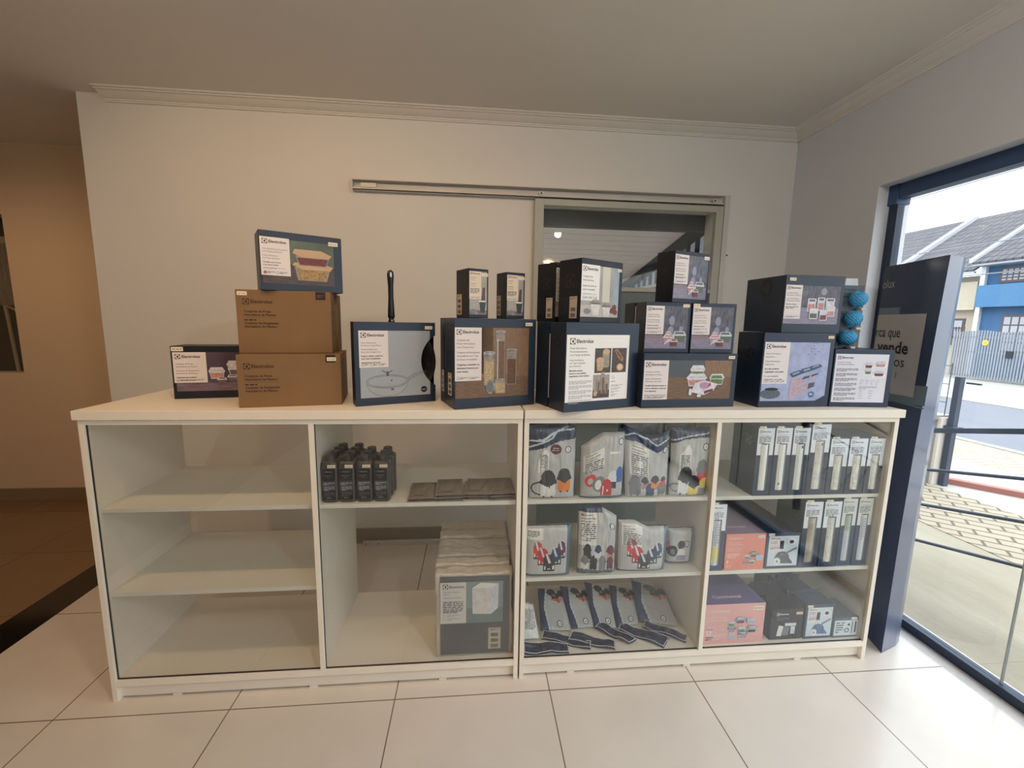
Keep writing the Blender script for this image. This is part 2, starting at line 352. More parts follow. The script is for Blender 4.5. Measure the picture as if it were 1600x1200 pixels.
fr = thing('floor_guide_rail', 'thin white metal guide rail lying on the tiles along the wall', 'door rail', (-.70, 1.125, 0))
part(fr, 'bar', (0, -.02, 0), (1.05, .005, .026), ALU, .002)
for x in (.02, .10): MB().tube([(x, -.0205, .013), (x, -.0225, .013)], .004, RUBBER, 8).build('screw', fr)
# ---- the room behind the sliding door: boarded sloping ceiling, clerestory strip
BOARD = mat('white_boards', (226, 220, 218), .6, var=.02)
mb = MB()
def slope(y): return 2.45-.19*(y-1.3)
for i in range(40):
    a = 1.30+i*.125; b = a+.119
    mb.geo([(-1.5, a, slope(a)), (2.3, a, slope(a)), (2.3, b, slope(b)), (-1.5, b, slope(b)), (-1.5, a, slope(a)+.02), (2.3, a, slope(a)+.02), (2.3, b, slope(b)+.02), (-1.5, b, slope(b)+.02)], [(0, 3, 2, 1), (4, 5, 6, 7), (0, 1, 5, 4), (1, 2, 6, 5), (2, 3, 7, 6), (3, 0, 4, 7)], BOARD)
mb.box((-1.5, 1.3, 2.75), (2.3, 6.3, 2.8), mat('roof_dark', (60, 58, 58), .8)); struct('ceiling_boards', mb)
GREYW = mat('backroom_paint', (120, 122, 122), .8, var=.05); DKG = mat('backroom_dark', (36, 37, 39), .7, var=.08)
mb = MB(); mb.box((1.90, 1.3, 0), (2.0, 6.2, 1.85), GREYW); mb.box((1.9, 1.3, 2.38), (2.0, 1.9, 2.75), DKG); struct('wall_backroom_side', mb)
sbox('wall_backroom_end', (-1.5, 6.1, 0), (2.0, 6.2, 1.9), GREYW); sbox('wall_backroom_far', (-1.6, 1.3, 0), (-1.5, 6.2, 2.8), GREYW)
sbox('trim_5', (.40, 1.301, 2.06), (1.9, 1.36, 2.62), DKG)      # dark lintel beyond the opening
def milky():
    m = mat('milky_glass', (190, 196, 200), .3); nt = m.node_tree; t = nt.nodes.new('ShaderNodeBsdfTranslucent'); t.inputs[0].default_value = (.42, .44, .47, 1)
    nt.links.new(t.outputs[0], nt.nodes['Material Output'].inputs['Surface']); return m
w3 = bpy.data.objects.new('window_3', None); C.objects.link(w3); w3['kind'] = 'structure'
mb = MB()
for i in range(22):
    y = 1.50+i*.165; mb.box((1.945, y, 1.85), (1.958, y+.06, slope(y)-.02), DKG)
mb.build('mullion_frame', w3); mb = MB()
for y in (1.5,): mb.geo([(1.89, 1.4, slope(1.4)-.09), (1.89, 5.0, slope(5.0)-.09), (1.89, 5.0, slope(5.0)), (1.89, 1.4, slope(1.4)), (1.97, 1.4, slope(1.4)-.09), (1.97, 5.0, slope(5.0)-.09), (1.97, 5.0, slope(5.0)), (1.97, 1.4, slope(1.4))], [(0, 1, 2, 3), (7, 6, 5, 4), (0, 4, 5, 1), (3, 2, 6, 7)], DKG)
mb.build('head_frame', w3)
MB().box((1.965, 1.4, 1.85), (1.968, 5.0, 2.5), milky()).build('milky_pane', w3)
part(w3, 'sill', (1.86, 1.4, 1.83), (1.99, 5.2, 1.855), mat('pale_sill', (170, 168, 162), .5))

# ---- ceiling lamps
LAMP = mat('lamp_lens', (255, 235, 200), .4, emit=((255, 214, 160), 9))
RIM = mat('lamp_rim', (225, 222, 216), .4)
def downlight(x, y, z, label, power, col=(1, .70, .42), spot=172, aim=None):
    t = thing('ceiling_light', label, 'ceiling light', (x, y, z), 0, 'round recessed ceiling lights')
    mb = MB(); a = []
    for r_, zz in ((.062, 0), (.062, -.006), (.052, -.010), (.044, -.006), (.044, 0)): a.append([(r_*math.cos(2*math.pi*k/28), r_*math.sin(2*math.pi*k/28), zz) for k in range(28)])
    mb.loft(a, RIM, cap=False); mb.build('rim', t, smooth=True)
    MB().loft([[(.044*math.cos(2*math.pi*k/28), .044*math.sin(2*math.pi*k/28), zz) for k in range(28)] for zz in (-.004, -.001)], LAMP).build('lens', t)
    o = lamp_at('lamp_beam', (0, 0, -.02), power, col, .04, spot, .8, None if aim is None else tuple(Vector(aim)-Vector((x, y, z)))); o.parent = t
    return t
WARM = (1, .66, .36); NEUT = (1, .84, .66)
downlight(-1.45, -.70, CEIL_Z, 'recessed ceiling light over the empty end of the counter', 23, (1, .62, .32), 120, (-1.2, 1.157, 1.1))
downlight(-.35, -.75, CEIL_Z, 'recessed ceiling light over the kraft boxes', 19, (1, .64, .34), 120, (-.4, 1.157, 1.1))
downlight(.74, -.47, CEIL_Z, 'recessed ceiling light in front of the sliding door', 9, NEUT)
downlight(1.11, -2.04, CEIL_Z, 'recessed ceiling light nearest the shop window', 32, (1, .97, .94), 130, (1.3, 1.157, 1.2))
downlight(-.6, -2.3, CEIL_Z, 'added recessed ceiling light behind the viewer, brightening the wall', 25, (1, .86, .70), 130, (-.1, 1.157, 1.2))  # unseen lamp added to lift the display wall and box fronts
downlight(-2.0, -2.4, CEIL_Z, 'recessed ceiling light beside the dark threshold', 8, WARM)
downlight(-3.3, .9, CEIL_Z, 'recessed ceiling light in the hall', 16, (1, .62, .34))
downlight(.80, 3.2, slope(3.2)-.002, 'added small ceiling light brightening the boards of the back room', 150, (1, .96, .92))  # unseen lamp added to brighten the boarded ceiling

# ================================================================ outside
CONC = mat('pale_concrete', (146, 138, 120), .85, vscale=2.2, bump=.3, bscale=30, contrast=(122, 113, 94), stretch=(1.5, .5, 1))
CEMENT = mat('cement_walk', (150, 147, 138), .85, var=.05, vscale=2)
ROADM = mat('asphalt', (98, 100, 106), .9, var=.06, vscale=1.2, bump=.2, bscale=80)
def rotated(m, ang):
    for n in m.node_tree.nodes:
        if n.type == 'MAPPING': n.inputs['Rotation'].default_value = (0, 0, R(ang))
    return m
PAVE = rotated(tiles('interlocking_paving', (142, 132, 112), (84, 74, 60), .19, (0, 0, 0), .85, var=.06, mortar=.009, brick=.5, h=.10, bump=.4), 40)
sbox('ground_apron', (2.2, -30, -.3), (3.4, 40, -.012), CONC); sbox('ground_paving', (3.4, -30, -.3), (4.32, 40, -.008), PAVE)
sbox('ground_cement', (4.32, -30, -.3), (5.5, 40, -.01), CEMENT); sbox('ground_verge', (5.5, -30, -.3), (6.5, 40, -.015), tiles('verge_paving', (150, 142, 122), (104, 95, 78), .2, (0, 0, 0), .85, var=.08, mortar=.006, brick=.5, h=.1))
sbox('trim_6', (6.5, -30, -.42), (6.62, 40, -.005), CEMENT)
sbox('road', (6.62, -30, -.6), (12.9, 40, -.4), ROADM); sbox('ground_far_walk', (12.9, -30, -.6), (60, 60, -.38), CEMENT)
sbox('trim_7', (2.2, -30, -.012), (3.4, -29, -.01), CONC)
k = part(None, 'kerb_strip', (0, -.035, 0), (.68, .035, .05), mat('red_painted_kerb', (150, 96, 84), .8)); k.location = (4.50, 2.02, -.01); k.rotation_euler = (0, 0, R(-50)); k['label'] = 'low red painted kerb lying across the pale pavement outside'; k['category'] = 'kerb'
# railing outside the window: three round bars and a flat top bar, dropping with the street
STEEL = mat('grey_railing_steel', (66, 72, 82), .5, metal=.2)
rl = thing('street_railing', 'grey steel railing with thin bars just outside the shop window', 'railing', (2.6, 0, -.012))
for za in (.21, .43, .64):
    MB().tube([(0, 1.6, za+.012-.245*.99), (0, -3.0, za+.012+.245*3.61)], .009, STEEL, 8).build('bar', rl)
MB().prism([(-.02, 0, -.014), (.02, 0, -.014), (.02, 0, .014), (-.02, 0, .014)], (0, 1.6, .882-.245*.99), (0, -4.6, 1.127), STEEL).build('top_bar', rl)
for y in (1.45, -.05, -1.5): part(rl, 'post', (-.02, y-.02, 0), (.02, y+.02, .882-.245*(y-.61)), STEEL, .002)
gp = thing('gate_post', 'tall square grey steel post at the end of the neighbouring wall outside', 'post', (4.40, 1.94, -.01))
part(gp, 'shaft', (-.025, -.025, 0), (.025, .025, 1.03), STEEL, .003); part(gp, 'latch', (.03, -.14, .97), (.05, -.03, .985), STEEL); part(gp, 'hinge', (-.05, -.05, .55), (.05, .05, .57), STEEL)
PLAST = mat('rough_plaster', (150, 142, 136), .9, var=.12, vscale=14, bump=.4, bscale=50)
nw = thing('boundary_wall', 'low rough plastered wall with wire mesh fence on top outside', 'wall', (4.32, 2.0, -.01))
part(nw, 'plaster_wall', (0, 0, 0), (.12, 8, .62), PLAST); part(nw, 'coping', (-.02, 0, .62), (.14, 8, .66), CEMENT); part(nw, 'lit_end_face', (0, -.025, 0), (.14, .0, .64), mat('lit_end_plaster', (205, 196, 184), .9))  # pale end piece: light on the wall's end put into its colour
mb = MB()
for i in range(60): mb.box((.055, i*.13, .66), (.06, i*.13+.005, 1.15), STEEL)
for z in (.78, .95, 1.12): mb.box((.055, 0, z), (.06, 8, z+.005), STEEL)
mb.build('wire_mesh', nw)
# gate across the street
GATE = mat('gate_slats', (134, 138, 146), .6, metal=.0, var=.04); GATED = mat('gate_rail', (150, 156, 168), .5)
gt = thing('slatted_gate', 'wide grey vertical slat gate across the street before the houses', 'gate', (18.5, 10.9, -.38))
mb = MB(); 
for i in range(31): mb.box((0, i*.088, .08), (.03, i*.088+.05, 1.80+.03*math.sin(i*.4)), GATE)
mb.build('slat_panel', gt); mb = MB()
for z in (.12, 1.0, 1.55): mb.box((.03, 0, z), (.06, 2.74, z+.05), GATED)
mb.build('rail_frame', gt)
part(gt, 'lock_box', (-.04, .75, .88), (0, .95, 1.12), INK)
A = Art(lambda u, v, k: (-.01-EPS*k*8, 1.62-u, v)); A.ell('round_badge', .0, 1.38, .1, .1, mat('yellow_badge', (238, 196, 60), .5), 1); A.ell('round_badge', .0, 1.38, .05, .05, mat('orange_badge', (226, 160, 40), .5), 2); A.build(gt)
BLUE = mat('blue_house_paint', (58, 96, 134), .8, var=.05, vscale=1.5); BLUE2 = mat('pale_blue_wall', (112, 142, 164), .8, var=.06)
CREAM = mat('cream_house_paint', (184, 172, 152), .8, var=.03); RTILE = tiles('roof_tiles', (80, 79, 83), (40, 40, 43), .34, (0, 0, 0), .85, var=.2, mortar=.022, h=.26, bump=.6)
fw = part(None, 'garden_wall', (18.45, 6.0, -.38), (18.65, 10.88, 1.42), BLUE2); fw['label'] = 'pale blue rendered garden wall beside the slatted gate across the street'; fw['category'] = 'wall'
WOODF = mat('brown_window_frame', (92, 76, 76), .6); WHP = mat('curtained_glass', (170, 172, 176), .3)
def hwindow(parent, y0, y1, z0, z1, nx_, nz_, x=-.03):
    f = part(parent, 'window', (x, y0, z0), (x+.05, y1, z1), WOODF)
    mb = MB(); W = (y1-y0-.12)/nx_; H = (z1-z0-.12)/nz_
    for i in range(nx_):
        for j in range(nz_): mb.box((x-.012, y0+.06+i*W+.025+(.05 if i >= nx_/2 else 0)*0, z0+.06+j*H+.025), (x-.002, y0+.06+(i+1)*W-.025, z0+.06+(j+1)*H-.025), WHP)
    mb.build('pane', f)
hb = thing('blue_house', 'blue two-storey terraced house with brown gridded windows across the street', 'house', (20, 14.1, -.38))
part(hb, 'wall', (0, -8, 0), (6, 0, 4.35), BLUE); part(hb, 'balcony_band', (-.35, -8, 2.72), (0, -.12, 3.55), mat('lighter_blue', (72, 118, 156), .8, var=.05)); part(hb, 'side_pilaster', (-.12, -.14, 0), (0, .02, 4.5), mat('white_pilaster', (214, 218, 222), .8))
part(hb, 'soffit', (-.5, -8, 4.28), (.2, 0, 4.36), mat('grey_soffit', (128, 140, 156), .8)); part(hb, 'gutter', (-.58, -8, 4.30), (-.48, 0, 4.42), mat('gutter_grey', (170, 174, 180), .6))
hwindow(hb, -1.75, -.55, 3.62, 4.2, 6, 4); hwindow(hb, -1.95, -.85, 1.0, 2.42, 4, 4)
hwindow(hb, -3.6, -2.4, 3.62, 4.2, 6, 4)
rf = MB().geo([(-.6, -8, 4.36), (-.6, .0, 4.36), (4, .0, 7.45), (4, -8, 7.45), (-.6, -8, 4.44), (-.6, 0, 4.44), (4, 0, 7.53), (4, -8, 7.53)], [(0, 1, 2, 3), (7, 6, 5, 4), (0, 4, 5, 1), (1, 5, 6, 2), (2, 6, 7, 3), (3, 7, 4, 0)], RTILE).build('roof', hb)
VERGE = mat('white_verge', (176, 178, 184), .7)
MB().geo([(-.6, -.04, 4.42), (-.6, .12, 4.42), (4, .12, 7.50), (4, -.04, 7.50), (-.6, -.04, 4.56), (-.6, .12, 4.56), (4, .12, 7.64), (4, -.04, 7.64)], [(0, 1, 2, 3), (7, 6, 5, 4), (0, 4, 5, 1), (1, 5, 6, 2), (2, 6, 7, 3), (3, 7, 4, 0)], VERGE).build('verge', hb)
hc = thing('cream_house', 'cream rendered house with a white fascia beside the blue house', 'house', (20.3, 14.22, -.38))
part(hc, 'wall', (0, 0, 0), (6, 9, 4.0), CREAM); part(hc, 'upper_balcony', (-.3, .05, 2.7), (0, 3.2, 3.75), CREAM); part(hc, 'fascia', (-.6, 0, 4.05), (-.5, 9, 4.13), VERGE)
part(hc, 'porch_slab', (-.3, .05, 2.64), (0, 3.2, 2.70), mat('porch_slab_render', (196, 180, 160), .8)); hwindow(hc, .5, 1.3, 1.5, 2.3, 2, 2)  # porch slab in plain pale render
mb = MB()
for i in range(16): mb.box((-.5, .1+i*.1, 1.2), (-.47, .13+i*.1, 1.95), WOODF)
mb.build('porch_grille', hc)
MB().geo([(-.6, 0, 4.13), (-.6, 9, 4.13), (3.7, 9, 7.05), (3.7, 0, 7.05), (-.6, 0, 4.2), (-.6, 9, 4.2), (3.7, 9, 7.12), (3.7, 0, 7.12)], [(0, 1, 2, 3), (7, 6, 5, 4), (0, 4, 5, 1), (1, 5, 6, 2), (2, 6, 7, 3), (3, 7, 4, 0)], RTILE).build('roof', hc)
MB().geo([(-.6, 3.6, 4.2), (-.6, 3.82, 4.2), (3.7, 3.82, 7.1), (3.7, 3.6, 7.1), (-.6, 3.6, 4.4), (-.6, 3.82, 4.4), (3.7, 3.82, 7.3), (3.7, 3.6, 7.3)], [(0, 1, 2, 3), (7, 6, 5, 4), (0, 4, 5, 1), (1, 5, 6, 2), (2, 6, 7, 3), (3, 7, 4, 0)], VERGE).build('verge', hc)
CAB = mat('cable_grey', (120, 124, 132), .6)
for i, (z, s_, lb) in enumerate([(4.25, .10, 'lowest of the thin power cables strung along the street'), (4.5, .16, 'second lowest power cable strung along the street'), (5.15, .05, 'upper power cable crossing in front of the roofs'), (7.2, -.02, 'highest power cable against the sky')]):
    pts = [(16.5, 30-k_*2.0, z-1.0+ (k_/19)*0.4*i*.2 + .35*((k_/9.5-1)**2)) for k_ in range(20)]
    o = MB().tube(pts, .018, CAB, 6).build('power_cable'); o['label'] = lb; o['category'] = 'cable'; o['group'] = 'power cables over the street'

# ================================================================ the two glazed counters
LAM = mat('white_laminate', (236, 228, 214), .42, var=.012, vscale=6, coat=.1)
LAMI = mat('white_laminate_inside', (226, 224, 214), .45, var=.012, vscale=6)
CG = glass('counter_glass', (.978, .985, .98))
Z1, Z2, Z3, H = .7535, .4268, .0864, 1.1174
def counter(name, label, x0, x1, xd, tx0, tx1, bays):
    o = thing(name, label, 'display counter', (x0, 0, 0)); t = .018; w_ = x1-x0; D = .488
    part(o, 'countertop', (tx0-x0, -.0075, 1.0848), (tx1-x0, .52, H), LAM, .0015)
    for a in (0, w_-t): part(o, 'side_panel', (a, 0, 0), (a+t, D, 1.0848), LAM, .0008)
    part(o, 'divider_panel', (xd-x0-t/2, 0, Z3), (xd-x0+t/2, D, 1.067), LAM, .0008)
    part(o, 'top_board', (t, 0, 1.067), (w_-t, D, 1.0846), LAM); part(o, 'bottom_board', (t, 0, Z3-.024), (w_-t, D, Z3), LAM, .0008)
    part(o, 'kick_board', (t, .019, .007), (w_-t, .035, Z3-.024), LAM)
    for q in (.12, .45, .78):
        MB().box((t+q*w_, .016, 0), (t+q*w_+.03, .024, .010), mat('clip_plastic', (226, 222, 214), .4)).build('kick_clip', o)
    edges = [(t, xd-x0-t/2), (xd-x0+t/2, w_-t)]
    for (a, b), zs in zip(edges, bays):
        for z in zs: part(o, 'shelf', (a, .026, z-.016), (b, D, z), LAMI, .0008)
        MB().box((a+.001, .010, Z3+.001), (b-.001, .0145, 1.066), CG).build('glass_pane', o)
        MB().box((a, .009, Z3), (b, .0155, Z3+.0018), RUBBER).build('glazing_strip', o); MB().box((a, .009, Z3), (a+.0015, .0155, 1.067), RUBBER).build('glazing_strip', o)
        for zz in (.25, .58): MB().tube([(a+.0005, .10, zz+.03), (a+.004, .10, zz+.03)], .0045, mat('cap_white', (230, 230, 226), .4), 10).build('screw_cap', o)
    return o
counter('glazed_counter', 'white glazed shelf counter, mostly empty, holding dark bottles and a bagged cover', -1.341, .1855, -.5766, -1.3519, .1858, [(Z1, Z2), (Z1,)])
counter('glazed_counter', 'white glazed shelf counter full of vacuum bag packs, filter boxes and vivid cartons', .1917, 1.7179, .957, .1914, 1.7334, [(Z1, Z2), (Z1, Z2)])

# ================================================================ pictures printed on the boxes
def pm(n, c, **k): return mat('print_'+n, c, k.pop('rough', .42), coat=.15, **k)
WOODP = pm('wood_table', (136, 104, 76), contrast=(84, 62, 48), vscale=30, stretch=(1, 1, 14)); WOODV = pm('wood_wall', (150, 118, 86), contrast=(108, 82, 62), vscale=30, stretch=(14, 1, 1))
DKWOOD = pm('dark_table', (92, 74, 70), contrast=(52, 42, 42), vscale=26, stretch=(1, 1, 12)); GREENBG = pm('green_backdrop', (108, 122, 104), contrast=(62, 70, 64), vscale=6)
MAUVE = pm('mauve_backdrop', (98, 82, 96), contrast=(62, 50, 62), vscale=7); MTAB = pm('mauve_table', (128, 112, 128), contrast=(100, 84, 100), vscale=20, stretch=(1, 1, 8))
STEELP = pm('steel', (168, 168, 168), contrast=(104, 104, 108), vscale=60); GLASSP = pm('glassy', (170, 160, 146), contrast=(130, 120, 110), vscale=60)
PASTA = pm('pasta', (206, 186, 146), contrast=(158, 130, 90), vscale=220); TEA = pm('tea', (128, 84, 52), contrast=(58, 34, 24), vscale=300); SPAG = pm('spaghetti', (134, 98, 78), contrast=(96, 62, 48), vscale=80, stretch=(6, 1, 1))
LIDB = pm('bamboo', (196, 164, 130)); BERRY = pm('berries', (140, 60, 58), contrast=(70, 26, 28), vscale=260); SALAD = pm('salad', (186, 164, 98), contrast=(128, 62, 44), vscale=160); GREENS = pm('greens', (120, 148, 86), contrast=(60, 86, 50), vscale=260)
LILAC = pm('lilac_wall', (172, 180, 214), contrast=(150, 158, 196), vscale=30); PINKP = pm('pink_grain', (212, 194, 204), contrast=(146, 116, 134), vscale=420); FROST = pm('frosted', (226, 226, 234), contrast=(196, 196, 208), vscale=60); SALM = pm('salmon', (206, 156, 150), contrast=(176, 112, 110), vscale=120)
TEALL = pm('teal_lid', (52, 84, 112)); GREYBG = pm('grey_blur', (112, 110, 122), contrast=(58, 58, 76), vscale=34, stretch=(3, 1, 1)); LAVT = pm('lavender_table', (150, 144, 164), contrast=(124, 118, 140), vscale=26, stretch=(1, 1, 8))
CLOTH = pm('concrete_backdrop', (176, 172, 166), contrast=(150, 146, 142), vscale=14); SKYG = pm('pale_blue_grey', (166, 180, 190), contrast=(146, 160, 172), vscale=8); MILK = pm('white_pot', (226, 222, 216), contrast=(200, 196, 192), vscale=40)
BLK = pm('black', (22, 22, 26)); ORG = pm('orange', (226, 126, 40)); REDV = pm('red', (190, 36, 44)); BLUV = pm('blue', (40, 92, 170)); WHV = pm('white', (230, 230, 228)); GRV = pm('grey', (120, 122, 126)); WINE = pm('wine', (96, 34, 56)); YEL = pm('yellow', (228, 204, 96)); NVB = pm('navy_blue', (34, 56, 96)); SCAR = pm('scarlet', (214, 54, 44))

def tub(A, u, v, w_, h, lid=FROST, body=FROST, fill=None, k=4, skew=.12):
    """food container: tapered body under an overhanging lid, seen a little from above"""
    p = 'photo_panel'; s = w_*skew
    A.poly(p, [(u+s, v), (u+w_-s, v), (u+w_*.97, v+h*.62), (u+w_*.03, v+h*.62)], body, k)
    if fill: A.poly(p, [(u+s*1.3, v+h*.08), (u+w_-s*1.3, v+h*.08), (u+w_*.92, v+h*.5), (u+w_*.08, v+h*.5)], fill, k+1)
    A.rrect(p, u-w_*.02, v+h*.58, u+w_*1.02, v+h*.74, h*.06, lid, k+2)
    A.poly(p, [(u, v+h*.70), (u+w_, v+h*.70), (u+w_*.86, v+h), (u+w_*.14, v+h)], lid, k+2)
    A.poly(p, [(u+w_*.14, v+h*.76), (u+w_*.86, v+h*.76), (u+w_*.78, v+h*.94), (u+w_*.22, v+h*.94)], body, k+3)
def jar(A, u, v, w_, h, fill, lid=STEELP, k=4, fl=.82):
    p = 'photo_panel'; A.rrect(p, u, v, u+w_, v+h, w_*.12, GLASSP, k); A.rrect(p, u+w_*.06, v+w_*.06, u+w_*.94, v+h*fl, w_*.1, fill, k+1)
    A.rect(p, u+w_*.16, v+w_*.1, u+w_*.24, v+h*.92, WHV, k+2) if fill is SPAG else None
    A.rrect(p, u-w_*.06, v+h-.0, u+w_*1.06, v+h+w_*.30, w_*.08, lid, k+2); A.ell(p, u+w_/2, v+h+w_*.30, w_*.54, w_*.13, WHV if lid is STEELP else lid, k+2); A.ell(p, u+w_/2, v+h+w_*.31, w_*.46, w_*.10, lid, k+3)
def blur_bg(A, u0, v0, u1, v1, hz, wall, table):
    A.rect('photo_panel', u0, v0, u1, hz, table, 1); A.rect('photo_panel', u0, hz, u1, v1, wall, 1)

# --- counter, first stack ---------------------------------------------------
def f_lids(A, w_, h):
    blur_bg(A, .012, .030, w_-.012, h-.024, .062, MAUVE, MTAB); label_panel(A, .006, .064, .118, h-.024, ['Conjunto de Potes', 'Herméticos de Plástico', '', 'Conjunto de Recipientes', 'Herméticos de Plástico', '', '*Organize sua cozinha'], .0078, 3, 1)
    for x, y, a in ((.124, .078, .056), (.188, .104, .052), (.246, .092, .052), (.192, .086, .058)): tub(A, x, y, a, .046, FROST, FROST, SALM if x < .15 else MTAB)
    for x, y, a in ((.152, .058, .034), (.188, .068, .038), (.222, .060, .034), (.262, .064, .034)): tub(A, x, y, a, .026, FROST, MTAB, None, 8)
    sticker(A, .004, h-.020, .040)
def l_plain(A, d, h): symbol(A, 'side_emblem', d*.35, h*.55, min(d, h)*.3, GHOST, NAVY2, 1)
carton('container_box', 'dark mauve-pictured box of stacked lidded tubs, half hidden behind the kraft boxes', (-1.167, .219, H), 11.6, .322, .13, .208, f_lids, l_plain, body=NAVY2)
KR = mat('kraft_board', (130, 99, 66), .75, var=.05, vscale=8, bump=.05, bscale=120)
def f_kraft(sx, sy, dark):
    def f(A, w_, h):
        p = 'printed_lettering'; symbol(A, p, .022, h-.052, .021, BROWN_INK, KR, 1); A.text(p, 'Electrolux', .047, h-.047, .0175, BROWN_INK, 1, True)
        A.text(p, 'Conjunto de Potes', .024, h-.080, .0115, BROWN_INK, 1, True); A.text(p, 'Herméticos de Plástico', .024, h-.0925, .0115, BROWN_INK, 1, True, fit=.105)
        A.line(p, [(.024, h-.099), (.135, h-.099)], .0005, BROWN_INK, 1); A.small(p, .024, h-.107, .09, 1, .008, BROWN_INK, 1)
        A.text(p, 'Conjunto de Recipientes', .024, h-.122, .0115, BROWN_INK, 1, True, fit=.112); A.text(p, 'Herméticos de Plástico', .024, h-.1345, .0115, BROWN_INK, 1, True, fit=.105)
        A.rect('corner_mark', w_-.052, h-.030, w_-.018, h-.001, BROWN_INK, 1); A.small('corner_mark', w_-.047, h-.014, .024, 2, .006, GREY_INK, 2)
        sticker(A, sx if sx >= 0 else w_+sx, h+sy, .032)
    return f
def r_kraft(A, d, h):
    p = 'side_lettering'
    for i in range(4): A.small(p, d*.25, h*(.85-.16*i), d*.4, 3, .009, BROWN_INK, 1, i)
kl = carton('kraft_carton', 'brown kraft carton with dark lettering, lowest of the stack by the dark mauve box', (-.835, .041, H), 11, .345, .257, .191, f_kraft(-.047, -.024, 1), None, r_kraft, body=KR, group='kraft cartons')
carton('kraft_carton', 'brown kraft carton lying on the lowest kraft carton, white price tag in its corner', (-.847, .091, H+.193), 9.5, .317, .105, .228, f_kraft(.006, -.020, 1), None, r_kraft, body=KR, group='kraft cartons')
carton('kraft_carton', 'brown kraft carton standing close behind the upper lettered kraft carton, only its edge showing', (-.862, .198, H+.193), 9.5, .323, .095, .225, f_kraft(.006, -.020, 1), None, r_kraft, body=KR, group='kraft cartons')
def f_glassc(A, w_, h):
    blur_bg(A, .008, .024, w_-.030, h-.026, .095, GREENBG, DKWOOD); label_panel(A, .004, .052, .098, h-.022, ['Potes Herméticos Retangulares', 'com Tampa de Bambu', '', 'Cajas Herméticas', 'con Tapa de Bambú', '', '*Versátil: vai ao forno', '*e ao micro-ondas'], .0068, 2, 2)
    p = 'photo_panel'
    A.poly(p, [(.122, .040), (.222, .040), (.236, .088), (.112, .088)], GLASSP, 3); A.poly(p, [(.128, .044), (.216, .044), (.228, .078), (.118, .078)], SALAD, 4)
    A.poly(p, [(.104, .094), (.140, .080), (.236, .080), (.246, .094), (.215, .104), (.112, .104)], LIDB, 5)
    A.poly(p, [(.126, .094), (.222, .094), (.234, .130), (.116, .130)], GLASSP, 6); A.poly(p, [(.130, .097), (.219, .097), (.229, .122), (.121, .122)], BERRY, 7)
    A.poly(p, [(.106, .136), (.138, .124), (.232, .124), (.242, .136), (.206, .152), (.114, .152)], LIDB, 8)
    A.ell('printed_label', .016, .062, .005, .005, mat('copper_seal', (168, 96, 56), .5), 5)
    sticker(A, w_-.048, h-.032, .034)
carton('container_box', 'box picturing two bamboo-lidded glass dishes, on top of the kraft stack', (-.754, .085, H+.193+.229), 30, .280, .12, .207, f_glassc, l_plain, body=NAVY)
